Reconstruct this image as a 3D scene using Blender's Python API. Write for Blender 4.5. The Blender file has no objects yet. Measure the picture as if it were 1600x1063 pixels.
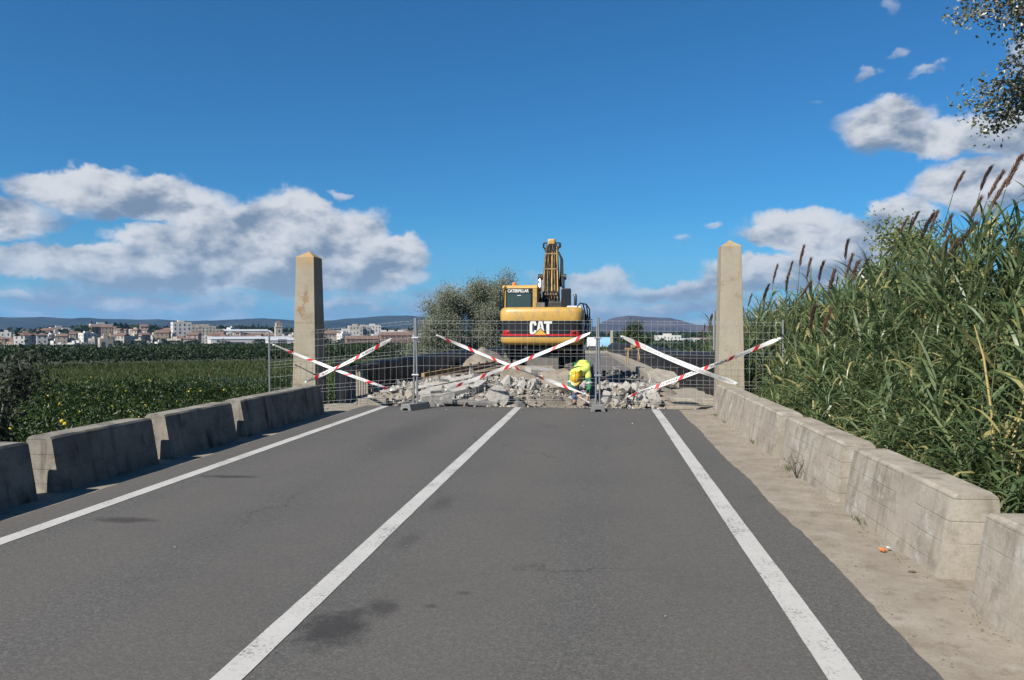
import bpy, bmesh, math, random
import numpy as np
from mathutils import Vector, Matrix, noise
from mathutils.geometry import tessellate_polygon
R = math.radians
PI = math.pi
rnd = random.Random(7)
sc = bpy.context.scene
col = sc.collection

# ------------------------------------------------------------------ camera
cam_d = bpy.data.cameras.new('camera')
cam_d.sensor_width = 36.0
cam_d.lens = 27.0
cam_d.clip_start = 0.1
cam_d.clip_end = 30000.0
cam = bpy.data.objects.new('camera', cam_d)
col.objects.link(cam)
cam.location = (0, 0, 1.65)
cam.rotation_euler = (R(90 - 0.688), 0, R(6.56))
sc.camera = cam

# ------------------------------------------------------------------ light
SUN_AZ, SUN_EL = 36.0, 40.0            # light travels towards +Y turned 36 deg to +X
sd = Vector((math.sin(R(SUN_AZ)) * math.cos(R(SUN_EL)), math.cos(R(SUN_AZ)) * math.cos(R(SUN_EL)), -math.sin(R(SUN_EL))))
sun_d = bpy.data.lights.new('sun', 'SUN')
sun_d.energy = 5.0
sun_d.angle = R(0.53)
sun_d.color = (1.0, 0.94, 0.85)
sun = bpy.data.objects.new('sun', sun_d)
sun.rotation_euler = sd.to_track_quat('-Z', 'Y').to_euler()
col.objects.link(sun)

sc.view_settings.view_transform = 'Standard'
sc.view_settings.look = 'None'
sc.view_settings.exposure = 1.0
sc.view_settings.gamma = 1.0
sc.view_settings.use_curve_mapping = False

# ------------------------------------------------------------------ node helper
class NT:
    def __init__(s, tree):
        s.t = tree
        s.n = tree.nodes
        s.l = tree.links
    def new(s, typ, **kw):
        nd = s.n.new(typ)
        for k, v in kw.items():
            setattr(nd, k, v)
        return nd
    def put(s, sock, v):
        if isinstance(v, bpy.types.NodeSocket):
            s.l.new(v, sock)
        elif v is not None:
            sock.default_value = v
    def math(s, op, a, b=None, c=None, clamp=False):
        nd = s.new('ShaderNodeMath', operation=op, use_clamp=clamp)
        s.put(nd.inputs[0], a)
        if b is not None: s.put(nd.inputs[1], b)
        if c is not None: s.put(nd.inputs[2], c)
        return nd.outputs[0]
    def vmath(s, op, a, b=None):
        nd = s.new('ShaderNodeVectorMath', operation=op)
        s.put(nd.inputs[0], a)
        if b is not None:
            s.put(nd.inputs[3] if op == 'SCALE' else nd.inputs[1], b)
        return nd.outputs[1] if op in ('LENGTH', 'DISTANCE', 'DOT_PRODUCT') else nd.outputs[0]
    def noise(s, vec, scale, detail=5, rough=0.55, dist=0.0):
        nd = s.new('ShaderNodeTexNoise')
        s.put(nd.inputs['Vector'], vec)
        nd.inputs['Scale'].default_value = scale
        nd.inputs['Detail'].default_value = detail
        nd.inputs['Roughness'].default_value = rough
        nd.inputs['Distortion'].default_value = dist
        return nd.outputs['Fac']
    def voro(s, vec, scale, feature='F1', out='Distance'):
        nd = s.new('ShaderNodeTexVoronoi', feature=feature)
        s.put(nd.inputs['Vector'], vec)
        nd.inputs['Scale'].default_value = scale
        return nd.outputs[out]
    def ramp(s, v, a, b, x=0.0, y=1.0, smooth=True):
        nd = s.new('ShaderNodeMapRange')
        if smooth: nd.interpolation_type = 'SMOOTHSTEP'
        s.put(nd.inputs[0], v)
        for i, q in enumerate((a, b, x, y)):
            s.put(nd.inputs[i + 1], q)
        return nd.outputs[0]
    def mix(s, f, a, b, typ='MIX'):
        nd = s.new('ShaderNodeMix', data_type='RGBA', blend_type=typ)
        s.put(nd.inputs[0], f)
        s.put(nd.inputs[6], a if isinstance(a, bpy.types.NodeSocket) else (*a, 1))
        s.put(nd.inputs[7], b if isinstance(b, bpy.types.NodeSocket) else (*b, 1))
        return nd.outputs[2]
    def bump(s, h, strength=0.3, dist=0.02):
        nd = s.new('ShaderNodeBump')
        nd.inputs['Strength'].default_value = strength
        nd.inputs['Distance'].default_value = dist
        s.put(nd.inputs['Height'], h)
        return nd.outputs[0]
    def sep(s, v):
        nd = s.new('ShaderNodeSeparateXYZ')
        s.put(nd.inputs[0], v)
        return nd.outputs
    def comb(s, x, y, z):
        nd = s.new('ShaderNodeCombineXYZ')
        for i, q in enumerate((x, y, z)):
            s.put(nd.inputs[i], q)
        return nd.outputs[0]

# ------------------------------------------------------------------ sky and clouds
world = bpy.data.worlds.new('World')
sc.world = world
world.use_nodes = True
world.cycles.sampling_method = 'MANUAL'
world.cycles.sample_map_resolution = 512
W = NT(world.node_tree)
W.n.clear()
sky = W.new('ShaderNodeTexSky', sky_type='NISHITA')
sky.sun_disc = False
sky.sun_elevation = R(SUN_EL)
sky.sun_rotation = R(180 + SUN_AZ)
sky.altitude = 0
sky.air_density = 1.0
sky.dust_density = 0.35
sky.ozone_density = 1.6
D_ = W.new('ShaderNodeTexCoord').outputs['Generated']
dx, dy, dz = W.sep(D_)
az = W.math('MULTIPLY', W.math('ARCTAN2', dx, dy), 57.2958)
el = W.math('MULTIPLY', W.math('ARCSINE', dz), 57.2958)
aev = W.comb(az, el, 0.0)
# cloud banks: (azimuth, elevation, half width, half height, weight)
BANKS = [(-36,9.3,4.6,1.5,.95),(-31,8.6,5.5,1.6,.95),(-26,7.4,5,1.7,1.0),(-22.5,8.2,3.2,1.9,.98),(-18.8,7.0,3.2,2.0,1.0),(-15.6,5.6,3.0,1.2,.95),
         (-27,4.0,12,1.6,1.05),(-28,6.0,8,1.2,.95),(-20,5.8,6,1.5,.98),(-41,7.2,4.2,1.6,0.95),(-37,4.6,7,1.3,.95),(-19,4.3,6,1.6,1.0),(-35,1.9,12,.7,.75),(-18,1.8,8,.6,.7),(8,3.0,8,1.1,.86),(3,1.6,14,.7,.78),(-6,2.2,6,.8,.75),
         (19.6,13.5,2.5,1.8,1.05),(22.8,12.3,3.2,1.3,1.0),(26.5,11.8,3.6,1.4,.97),(23.8,9.2,3.0,1.7,.95),(27.5,9.6,3.4,1.5,.9),
         (13.6,6.9,3.4,1.6,.95),(17.0,5.6,5.0,2.1,.97),(13.0,4.0,6.4,1.6,.92),(20.5,7.8,2.8,1.2,.85),(6.0,6.9,1.2,.6,.62),(8.4,7.6,.9,.4,.6),(-1,3.6,5,1.2,.75),
         (18.2,16.9,1.0,.4,.56),(15.8,15.4,1.0,.5,.56),(21.6,16.3,1.5,.6,.62),(19.8,17.8,1.0,.4,.52),(19.4,20.2,.7,1.0,.5),(25.4,21.4,2.0,1.2,.7),(27.5,16.5,2.0,1.2,.7),
         (-18.8,10.2,1.2,.5,.62),(40,10,8,2.4,.85),(54,7,10,2.4,.85),(-56,9,9,2.6,.9),
         (110,9,22,3,.9),(-120,10,22,3.5,.9),(165,8,14,3,.9)]
warp = W.vmath('SCALE', W.vmath('SUBTRACT', W.comb(W.noise(D_, 9, 5, .6), W.noise(W.vmath('ADD', D_, (3.1, 7.7, 1.3)), 11, 5, .6), 0.0), (.5, .5, 0)), 4.2)
aw = W.vmath('ADD', aev, warp)
mask = None
hs = hw = None
for (a, e, sa, se, wt) in BANKS:
    qv = W.vmath('MULTIPLY', W.vmath('SUBTRACT', aw, (a, e, 0)), (1 / (sa * 1.5), 1 / (se * 1.5), 0))
    g = W.math('MULTIPLY', W.ramp(W.vmath('LENGTH', qv), 0.2, 1.2, 1.0, 0.0), wt)
    mask = g if mask is None else W.math('MAXIMUM', mask, g)
    gy = W.vmath('SCALE', qv, g)
    hs = gy if hs is None else W.vmath('ADD', hs, gy)
    hw = g if hw is None else W.math('ADD', hw, g)
height = W.math('DIVIDE', W.sep(hs)[1], W.math('ADD', hw, 0.15))   # -1 cloud base .. 1 cloud top
# low streaky deck towards the horizon, all the way round
low = W.math('MULTIPLY', W.math('MULTIPLY', W.ramp(el, 2.6, 5.0, 1.0, 0.0), W.ramp(el, -1.5, 0.0)), 0.60)
mask = W.math('MAXIMUM', mask, low)
P0 = W.vmath('MULTIPLY', D_, (1, 1, 1.75))
def cloud_density(P):
    big = W.noise(P, 11.5, 8, 0.64, 0.1)
    puff = W.voro(W.vmath('ADD', P, W.vmath('SCALE', warp, 0.006)), 26, 'SMOOTH_F1')
    n = W.math('ADD', W.math('MULTIPLY', big, 1.15), W.math('MULTIPLY', W.math('SUBTRACT', 0.42, puff), 0.33))
    return n
n0 = cloud_density(P0)
s0 = W.noise(P0, 15.0, 6, 0.55, 0.15)
s1 = W.noise(W.vmath('ADD', P0, (-0.014, -0.004, 0.021)), 15.0, 6, 0.55, 0.15)
dens = W.math('ADD', W.math('SUBTRACT', n0, 0.97), W.math('MULTIPLY', mask, 0.95))
alpha = W.math('MULTIPLY', W.ramp(dens, 0.02, 0.25), W.ramp(mask, 0.38, 0.84, 0.30, 1.0))
thick = W.ramp(dens, 0.06, 0.62)
# light side against shaded underside
lit = W.math('ADD', W.math('MULTIPLY', W.math('SUBTRACT', s0, s1), 2.5), 0.55)
lit = W.math('ADD', lit, W.math('MULTIPLY', height, 0.85))
lit = W.math('SUBTRACT', lit, W.math('MULTIPLY', thick, 0.10))
lit = W.math('ADD', lit, W.math('MULTIPLY', W.math('SUBTRACT', n0, 0.5), 0.25), clamp=True)
lit = W.ramp(lit, 0.0, 0.95)
ccol = W.mix(lit, (0.205, 0.275, 0.375), (0.72, 0.735, 0.76))
ccol = W.mix(W.ramp(el, 0.5, 6.5, 0.5, 0.0), ccol, (0.36, 0.50, 0.64))
SKY_GAIN = 0.05
skyc = W.mix(1.0, sky.outputs[0], (.225, .685, 1.05), 'MULTIPLY')
ccol = W.vmath('SCALE', ccol, 10.0)
skyc = W.mix(W.ramp(el, -1.0, 9.0, 0.55, 0.0), skyc, (2.6, 4.9, 7.6))
final = W.mix(W.math('MULTIPLY', alpha, 0.95), skyc, ccol)
bg = W.new('ShaderNodeBackground')
bg.inputs['Strength'].default_value = SKY_GAIN
W.l.new(final, bg.inputs['Color'])
W.l.new(bg.outputs[0], W.new('ShaderNodeOutputWorld').inputs['Surface'])

# ------------------------------------------------------------------ materials
def new_mat(name):
    m = bpy.data.materials.new(name)
    m.use_nodes = True
    t = NT(m.node_tree)
    t.n.clear()
    out = t.new('ShaderNodeOutputMaterial')
    b = t.new('ShaderNodeBsdfPrincipled')
    t.l.new(b.outputs[0], out.inputs['Surface'])
    return m, t, b, out

def ocoord(t, rand=True):
    c = t.new('ShaderNodeTexCoord').outputs['Object']
    if rand:
        r = t.new('ShaderNodeObjectInfo').outputs['Random']
        c = t.vmath('ADD', c, t.vmath('SCALE', (13.1, 7.3, 9.7), r))
    return c

K = 0.54        # albedo scale that goes with the exposure above
def kk(c): return tuple(x * K for x in c)
def mat(name, c, rough=0.6, metal=0.0, var=0.25, scale=6.0, dirt=None, dirt_amt=0.5, dirt_scale=3.0, bump=0.0, bscale=60.0, spec=0.5, bdist=0.01):
    c = kk(c)
    if dirt: dirt = kk(dirt)
    m, t, b, _ = new_mat(name)
    co = ocoord(t)
    n = t.noise(co, scale, 6, 0.6)
    lo = tuple(x * (1 - var) for x in c)
    hi = tuple(min(1, x * (1 + var)) for x in c)
    cc = t.mix(t.ramp(n, 0.25, 0.75, smooth=False), lo, hi)
    if dirt:
        d = t.ramp(t.noise(co, dirt_scale, 7, 0.65), 0.62 - dirt_amt * 0.3, 0.78 - dirt_amt * 0.2)
        cc = t.mix(d, cc, dirt)
    t.put(b.inputs['Base Color'], cc)
    b.inputs['Roughness'].default_value = rough
    b.inputs['Metallic'].default_value = metal
    b.inputs['Specular IOR Level'].default_value = spec
    if bump:
        t.put(b.inputs['Normal'], t.bump(t.noise(co, bscale, 4, 0.6), bump, bdist))
    return m

LEAF_K = {'yellowish_shrub_leaf': 1.3, 'weed_leaf': .9, 'citrus_leaf': .74, 'orchard_leaf': .62, 'reed_leaf': 1.0, 'grey_green_leaf': 1.35, 'poplar_leaf': 1.25, 'reed_plume': .7, 'dark_reed_plume': .7}
def leaf_mat(name, a, bcol, c=None, rough=0.45, trans=0.35, spec=0.4, back=None):
    g_ = LEAF_K.get(name, .75) * .84
    a, bcol = tuple(x * g_ for x in a), tuple(x * g_ for x in bcol)
    if c: c = tuple(x * g_ for x in c)
    if back: back = tuple(x * g_ for x in back)
    m, t, b, out = new_mat(name)
    r = t.new('ShaderNodeNewGeometry')
    ri = r.outputs['Random Per Island']
    cc = t.mix(ri, a, bcol)
    if c:
        cc = t.mix(t.ramp(ri, 0.86, 0.9), cc, c)
    if back:
        cc = t.mix(t.math('MULTIPLY', r.outputs['Backfacing'], 0.9), cc, back)
    t.put(b.inputs['Base Color'], cc)
    b.inputs['Roughness'].default_value = rough
    b.inputs['Specular IOR Level'].default_value = spec
    tr = t.new('ShaderNodeBsdfTranslucent')
    t.put(tr.inputs['Color'], t.mix(0.5, cc, tuple(min(1, x * 1.6) for x in bcol)))
    mx = t.new('ShaderNodeMixShader')
    mx.inputs[0].default_value = trans
    t.l.new(b.outputs[0], mx.inputs[1])
    t.l.new(tr.outputs[0], mx.inputs[2])
    t.l.new(mx.outputs[0], out.inputs['Surface'])
    return m

def asphalt_mat():
    m, t, b, _ = new_mat('asphalt')
    co = ocoord(t, False)
    x, y, z = t.sep(co)
    fine = t.voro(co, 95.0, out='Color')
    fr = t.sep(fine)[0]
    base = t.mix(fr, (0.047, 0.0455, 0.043), (0.098, 0.0945, 0.088))
    med = t.noise(co, 26, 4, .6)
    base = t.mix(t.ramp(med, .35, .7), base, t.mix(0.55, base, (0.052, 0.050, 0.047)))
    # long wear bands along the lane, slightly browner in the wheel tracks
    band = t.noise(t.vmath('MULTIPLY', co, (1.0, 0.05, 1)), 1.5, 4, 0.6)
    tracks = t.math('ABSOLUTE', t.math('SINE', t.math('ADD', t.math('MULTIPLY', x, 2.17), .35)))
    wear = t.math('ADD', t.math('MULTIPLY', tracks, .45), t.math('MULTIPLY', band, .6))
    base = t.mix(t.ramp(wear, 0.3, 0.85, 0, .55), base, t.mix(.6, base, (0.088, 0.079, 0.069)))
    # hairline cracks
    cw_ = t.vmath('ADD', co, t.vmath('SCALE', t.comb(t.noise(co, 2.2, 4), t.noise(t.vmath('ADD', co, (7, 3, 0)), 2.2, 4), 0.0), .8))
    cr_ = t.voro(t.vmath('MULTIPLY', cw_, (.55, .30, 1)), 1.0, 'DISTANCE_TO_EDGE')
    crk = t.math('MULTIPLY', t.ramp(cr_, .0015, .006, 1, 0), t.ramp(t.noise(co, .35, 2), .5, .62))
    base = t.mix(t.math('MULTIPLY', crk, .55), base, (.022, .021, .02))
    blot = t.noise(co, 0.55, 5, .6)
    base = t.mix(t.ramp(blot, .42, .66, 0, .5), base, t.mix(.5, base, (.048, .047, .045)))
    # loose dark spots
    sp = t.voro(t.vmath('MULTIPLY', co, (1, .8, 1)), 2.6)
    spots = t.math('MULTIPLY', t.ramp(t.math('ADD', sp, t.math('MULTIPLY', t.noise(co, 30, 3), .11)), 0.075, 0.105, 1, 0), t.ramp(t.noise(co, .8, 2), .5, .6))
    base = t.mix(t.math('MULTIPLY', spots, .6), base, (.02, .0195, .019))
    pale = t.voro(t.vmath('ADD', co, (5, 3, 0)), 5.5)
    base = t.mix(t.math('MULTIPLY', t.ramp(pale, .018, .026, 1, 0), .5), base, (.22, .20, .18))
    # oil and tyre stains
    for (sx, sy, rx, ry, k) in STAINS:
        d = t.vmath('LENGTH', t.vmath('MULTIPLY', t.vmath('SUBTRACT', co, (sx, sy, 0)), (1 / rx, 1 / ry, 0)))
        d = t.math('ADD', d, t.math('MULTIPLY', t.math('SUBTRACT', t.noise(co, 7, 6, .7), .5), 1.9))
        base = t.mix(t.ramp(d, .25, 1.15, k, 0), base, (.016, .0155, .015))
    t.put(b.inputs['Base Color'], base)
    b.inputs['Roughness'].default_value = 0.82
    b.inputs['Specular IOR Level'].default_value = 0.35
    t.put(b.inputs['Normal'], t.bump(t.math('ADD', fr, t.math('MULTIPLY', med, .8)), 0.5, 0.004))
    return m

STAINS = [(-1.46, 4.12, .24, .34, .8), (-1.30, 4.45, .13, .16, .6), (-4.15, 8.25, .42, .10, .8), (-4.1, 6.25, .36, .12, .7), (-1.50, 5.9, .10, .3, .3),
          (-1.50, 7.2, .12, .4, .35), (-.85, 4.75, .06, .05, .5), (-1.0, 4.5, .05, .04, .5), (-3.0, 12.0, .6, 2.5, .25)]

def paint_mat():
    m, t, b, _ = new_mat('road_paint')
    co = ocoord(t, False)
    w = t.noise(co, 45, 5, .7)
    w2 = t.noise(co, 2.2, 3, .6)
    worn = t.ramp(t.math('ADD', w, t.math('MULTIPLY', w2, .6)), .86, 1.02)
    cc = t.mix(t.noise(co, 3.5, 5), (.28, .275, .26), (.385, .38, .365))
    sp = t.voro(co, 60, out='Color')
    cc = t.mix(t.math('MULTIPLY', t.ramp(t.sep(sp)[0], .86, .95), .22), cc, (.13, .127, .12))
    t.put(b.inputs['Base Color'], t.mix(worn, cc, (.085, .083, .078)))
    b.inputs['Roughness'].default_value = 0.7
    t.put(b.inputs['Normal'], t.bump(w, .35, .003))
    return m

def concrete_mat(name, c1, c2, stain=(.07, .06, .05), boards=True, streak=.5, lichen=None, crack=None, white=0.0, scale=1.0, bump=.5):
    c1, c2, stain = kk(c1), kk(c2), kk(stain)
    m, t, b, _ = new_mat(name)
    co = ocoord(t)
    raw = t.new('ShaderNodeTexCoord').outputs['Object']
    x, y, z = t.sep(raw)
    n = t.noise(co, 2.2 * scale, 8, .62)
    cc = t.mix(t.ramp(n, .3, .7), c1, c2)
    fn = t.noise(co, 38 * scale, 5, .7)
    cc = t.mix(t.ramp(fn, .35, .75, 0, .45), cc, t.mix(.5, cc, stain))
    # rain streaks
    st = t.noise(t.vmath('MULTIPLY', co, (3, 3, .45)), 1.6 * scale, 6, .6)
    cc = t.mix(t.ramp(st, .5, .74, 0, streak), cc, stain)
    bl = t.noise(t.vmath('ADD', co, (4, 9, 2)), 4.5 * scale, 7, .7)
    cc = t.mix(t.ramp(bl, .50, .68, 0, .7), cc, t.mix(.6, cc, stain))
    if white:
        wn = t.noise(t.vmath('ADD', co, (9, 1, 5)), 3.0 * scale, 6, .7)
        cc = t.mix(t.ramp(wn, .54, .7, 0, white), cc, (.31, .30, .275))
    pit = t.ramp(t.voro(co, 34), .04, .10, 1, 0)
    pm = t.ramp(t.noise(co, 5, 2), .5, .62)
    h = t.math('SUBTRACT', t.math('MULTIPLY', fn, .5), t.math('MULTIPLY', t.math('MULTIPLY', pit, pm), .8))
    cc = t.mix(t.math('MULTIPLY', t.math('MULTIPLY', pit, pm), .5), cc, stain)
    if boards:   # formwork board lines
        zz = t.math('ADD', z, t.math('MULTIPLY', t.noise(co, 3, 2), .012))
        fr = t.math('FRACT', t.math('MULTIPLY', zz, 6.6))
        ln = t.ramp(t.math('ABSOLUTE', t.math('SUBTRACT', fr, .5)), .0, .045, 1, 0)
        ln = t.math('MULTIPLY', ln, t.ramp(t.noise(co, 1.6, 3), .4, .6))
        cc = t.mix(t.math('MULTIPLY', ln, .28), cc, stain)
        h = t.math('SUBTRACT', h, t.math('MULTIPLY', ln, .4))
    if lichen:   # orange lichen over the top
        z0, z1 = lichen
        lz = t.math('ADD', z, t.math('MULTIPLY', t.math('SUBTRACT', t.noise(t.vmath('MULTIPLY', co, (1, 1, .5)), 9, 6, .7), .5), .75))
        cc = t.mix(t.ramp(lz, z0, z1, 0, .85), cc, t.mix(t.noise(co, 14, 4), (.36, .165, .018), (.28, .19, .07)))
    if crack:
        zc, zr = crack
        wob = t.noise(t.vmath('MULTIPLY', raw, (1, 1, 1)), 3.2, 5, .65)
        band = t.math('ABSOLUTE', t.math('SUBTRACT', t.math('ADD', x, t.math('MULTIPLY', t.math('SUBTRACT', wob, .5), .9)), -.02))
        near = t.ramp(t.math('ABSOLUTE', t.math('SUBTRACT', z, zc)), zr * .5, zr, 1, 0)
        cc = t.mix(t.math('MULTIPLY', t.ramp(band, .012, .07, .75, 0), near), cc, (.17, .10, .05))
        jl = t.ramp(t.math('ABSOLUTE', t.math('SUBTRACT', z, zc - zr)), .004, .012, .6, 0)
        cc = t.mix(jl, cc, (.13, .10, .065))
    t.put(b.inputs['Base Color'], cc)
    b.inputs['Roughness'].default_value = .88
    b.inputs['Specular IOR Level'].default_value = .25
    t.put(b.inputs['Normal'], t.bump(h, bump, .012))
    return m

def ground_mat():
    m, t, b, _ = new_mat('field_soil')
    co = ocoord(t, False)
    x, y, z = t.sep(co)
    n = t.noise(co, .06, 6, .6)
    n2 = t.noise(co, 1.3, 6, .65)
    g = t.mix(n2, (.015, .026, .007), (.036, .050, .016))
    g = t.mix(t.ramp(n, .45, .62, 0, .5), g, (.036, .040, .018))
    far = t.ramp(t.vmath('LENGTH', co), 900, 2200)
    patch = t.voro(t.vmath('MULTIPLY', co, (1, .5, 1)), .006, out='Color')
    g2 = t.mix(t.sep(patch)[0], (.02, .03, .014), (.05, .05, .032))
    t.put(b.inputs['Base Color'], t.mix(far, g, g2))
    b.inputs['Roughness'].default_value = .95
    t.put(b.inputs['Normal'], t.bump(n2, .6, .08))
    return m

def hill_mat(name, a, c, s=.004):
    m, t, b, _ = new_mat(name)
    co = ocoord(t, False)
    n = t.noise(co, s, 8, .62)
    n2 = t.noise(t.vmath('ADD', co, (500, 90, 3)), s * .3, 4, .55)
    cc = t.mix(t.ramp(n, .35, .68), a, c)
    cc = t.mix(t.ramp(n2, .45, .65, 0, .5), cc, tuple(q * .6 for q in a))
    t.put(b.inputs['Base Color'], cc)
    b.inputs['Roughness'].default_value = 1.0
    b.inputs['Specular IOR Level'].default_value = 0.0
    return m

def simple(name, c, rough=.5, metal=0.0, spec=.5, coat=0.0):
    m, t, b, _ = new_mat(name)
    b.inputs['Base Color'].default_value = (*c, 1)
    b.inputs['Roughness'].default_value = rough
    b.inputs['Metallic'].default_value = metal
    b.inputs['Specular IOR Level'].default_value = spec
    b.inputs['Coat Weight'].default_value = coat
    return m

M = {}
M['asphalt'] = asphalt_mat()
M['paint'] = paint_mat()
M['barrier'] = concrete_mat('barrier_concrete', (.37, .325, .265), (.52, .47, .395), stain=(.14, .11, .082), streak=.65, white=.85)
M['barrier_shade'] = concrete_mat('shade_tinted_barrier_concrete', (.25, .23, .195), (.42, .385, .325), stain=(.04, .037, .03), streak=.95, white=.2)  # left blocks: barrier concrete and streaks darkened to stand in for shade
M['gutter'] = concrete_mat('gutter_concrete', (.33, .285, .225), (.44, .39, .32), stain=(.14, .105, .07), boards=False, streak=.2, white=.25, scale=1.4)
M['obelisk'] = concrete_mat('obelisk_concrete', (.40, .355, .27), (.47, .425, .335), stain=(.20, .16, .11), boards=False, streak=.35, lichen=(2.95, 3.62), crack=(2.25, .42), scale=.8, bump=.3)
M['obelisk2'] = concrete_mat('obelisk_concrete_pale', (.42, .375, .285), (.485, .44, .345), stain=(.22, .175, .12), boards=False, streak=.4, lichen=(3.34, 3.82), scale=.8, bump=.3)
M['oldconc'] = concrete_mat('old_concrete', (.36, .325, .265), (.46, .42, .35), stain=(.15, .12, .085), boards=False, streak=.3, scale=1.6)
M['chunk'] = concrete_mat('broken_concrete', (.42, .40, .37), (.58, .56, .52), stain=(.24, .215, .185), boards=False, streak=.2, white=.4, scale=3)
M['chunk_b'] = concrete_mat('broken_concrete_tan', (.36, .325, .27), (.50, .46, .40), stain=(.2, .165, .12), boards=False, streak=.2, scale=3)
M['chunk_d'] = concrete_mat('broken_concrete_grey', (.20, .195, .185), (.31, .30, .285), stain=(.11, .10, .09), boards=False, streak=.2, scale=3)
M['soil'] = mat('sandy_soil', (.34, .295, .235), .95, var=.3, scale=4, dirt=(.24, .20, .155), dirt_scale=6, bump=.7, bscale=30, spec=.2, bdist=.03)
M['deck'] = mat('broken_road_base', (.20, .19, .175), .95, var=.35, scale=3, dirt=(.10, .095, .088), dirt_scale=2.2, bump=.8, bscale=14, spec=.2, bdist=.05)
M['tarp'] = mat('black_netting', (.013, .013, .015), .55, var=.3, scale=3, dirt=(.03, .03, .032), dirt_scale=2, bump=.35, bscale=45, spec=.35)
M['galv'] = mat('galvanised_steel', (.52, .54, .56), .42, metal=.75, var=.12, scale=20)
M['wire'] = mat('galvanised_wire', (.72, .74, .75), .45, metal=.25, var=.1, scale=10)
M['footblock'] = mat('grey_concrete_foot', (.22, .225, .225), .85, var=.2, scale=20, bump=.4, bscale=80)
M['tape'] = mat('white_tape_film', (.92, .91, .90), .4, var=.06, scale=5)
M['tape_red'] = simple('tape_red_print', (.42, .014, .018), .4)
M['tape_pink'] = simple('tape_faded_red_print', (.48, .32, .32), .45)
M['tape_blk'] = simple('tape_black_print', (.03, .03, .035), .45)
M['tape_grey'] = simple('tape_faded_black_print', (.34, .34, .35), .45)
M['yellow'] = mat('machine_yellow', (.66, .40, .085), .42, var=.10, scale=3, dirt=(.40, .29, .15), dirt_scale=4, dirt_amt=.45, spec=.5)
M['yellow_d'] = mat('dusty_machine_yellow', (.42, .255, .065), .6, var=.3, scale=5, dirt=(.13, .09, .05), dirt_scale=6, dirt_amt=1.0)
M['black'] = mat('machine_black', (.014, .014, .015), .35, var=.3, scale=4, spec=.5)
M['blackdust'] = mat('dusty_black_steel', (.022, .021, .02), .65, var=.4, scale=4, dirt=(.10, .085, .065), dirt_scale=5, dirt_amt=.5)
M['hose'] = mat('black_rubber_hose', (.018, .017, .016), .5, var=.3, scale=6)
M['dusty'] = mat('dusty_grey_steel', (.19, .18, .165), .85, var=.2, scale=5, dirt=(.16, .14, .115), dirt_scale=4, bump=.3, bscale=30)
M['tyre'] = mat('dusty_tyre_rubber', (.17, .155, .13), .9, var=.3, scale=7, dirt=(.07, .062, .052), dirt_scale=7, bump=.5, bscale=25)
M['decal_white'] = simple('white_decal', (.50, .50, .49), .4)
M['decal_red'] = simple('red_decal', (.36, .012, .015), .4)
M['decal_yel'] = simple('yellow_decal', (.46, .27, .035), .4)
M['lamp_red'] = simple('red_lamp_lens', (.32, .01, .012), .2)
M['beacon'] = simple('orange_beacon_lens', (.75, .16, .02), .2)
M['chrome'] = simple('chrome_rod', (.75, .75, .76), .15, 1.0)
def glass_mat(name, tint, a=.55):
    m, t, b, out = new_mat(name)
    b.inputs['Base Color'].default_value = (*tint, 1)
    b.inputs['Roughness'].default_value = .06
    b.inputs['Alpha'].default_value = 1.0
    tr = t.new('ShaderNodeBsdfTransparent')
    tr.inputs[0].default_value = (.35, .5, .48, 1)
    mx = t.new('ShaderNodeMixShader')
    mx.inputs[0].default_value = a
    t.l.new(tr.outputs[0], mx.inputs[1])
    t.l.new(b.outputs[0], mx.inputs[2])
    t.l.new(mx.outputs[0], out.inputs['Surface'])
    return m
M['glass'] = glass_mat('tinted_cab_glass', (.05, .085, .085))
M['mirror'] = simple('mirror_glass', (.5, .52, .55), .05, 1.0)
M['skin'] = simple('skin', (.27, .14, .092), .55)
M['hiviz'] = mat('hi_vis_yellow_fabric', (.76, .88, .16), .8, var=.12, scale=8)
M['green'] = mat('green_fabric', (.018, .21, .085), .8, var=.2, scale=8)
M['reflect'] = simple('grey_reflective_band', (.28, .30, .30), .4)
M['denim'] = mat('blue_denim', (.065, .13, .28), .85, var=.3, scale=9)
M['boot'] = mat('brown_leather_boot', (.06, .045, .033), .6, var=.3)
M['helmet'] = simple('yellow_helmet_shell', (.45, .27, .007), .3)
M['glove'] = simple('grey_glove_cuff', (.36, .37, .36), .7)
M['navy'] = simple('navy_fabric', (.012, .018, .035), .85)
M['timber'] = mat('weathered_timber', (.26, .205, .145), .85, var=.35, scale=5, dirt=(.13, .10, .07), bump=.4, bscale=30)
M['timber_y'] = mat('yellow_timber', (.42, .29, .12), .8, var=.25, scale=6)
M['rust'] = mat('rusty_steel', (.13, .075, .045), .8, var=.4, scale=8)
M['bark'] = mat('bark', (.15, .135, .11), .95, var=.35, scale=6, bump=.6, bscale=25)
M['bark_pale'] = mat('pale_bark', (.30, .285, .25), .9, var=.3, scale=5, bump=.4, bscale=20)
M['leaf_citrus'] = leaf_mat('citrus_leaf', (.014, .033, .006), (.042, .082, .013), (.085, .13, .02), .5, .22, .3)
M['leaf_far'] = leaf_mat('orchard_leaf', (.010, .026, .006), (.030, .058, .012), None, .6, .15, .25)
M['leaf_weed'] = leaf_mat('weed_leaf', (.034, .062, .014), (.082, .115, .028), (.13, .12, .05), .6, .3, .25)
M['leaf_bluegreen'] = leaf_mat('bluegreen_leaf', (.045, .085, .055), (.085, .13, .085), None, .6, .25, .25)
M['leaf_grey'] = leaf_mat('grey_green_leaf', (.095, .108, .072), (.20, .212, .155), None, .6, .3, .25)
M['leaf_poplar'] = leaf_mat('poplar_leaf', (.035, .045, .018), (.085, .095, .04), (.17, .13, .05), .4, .25, .5, back=(.24, .25, .21))
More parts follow.
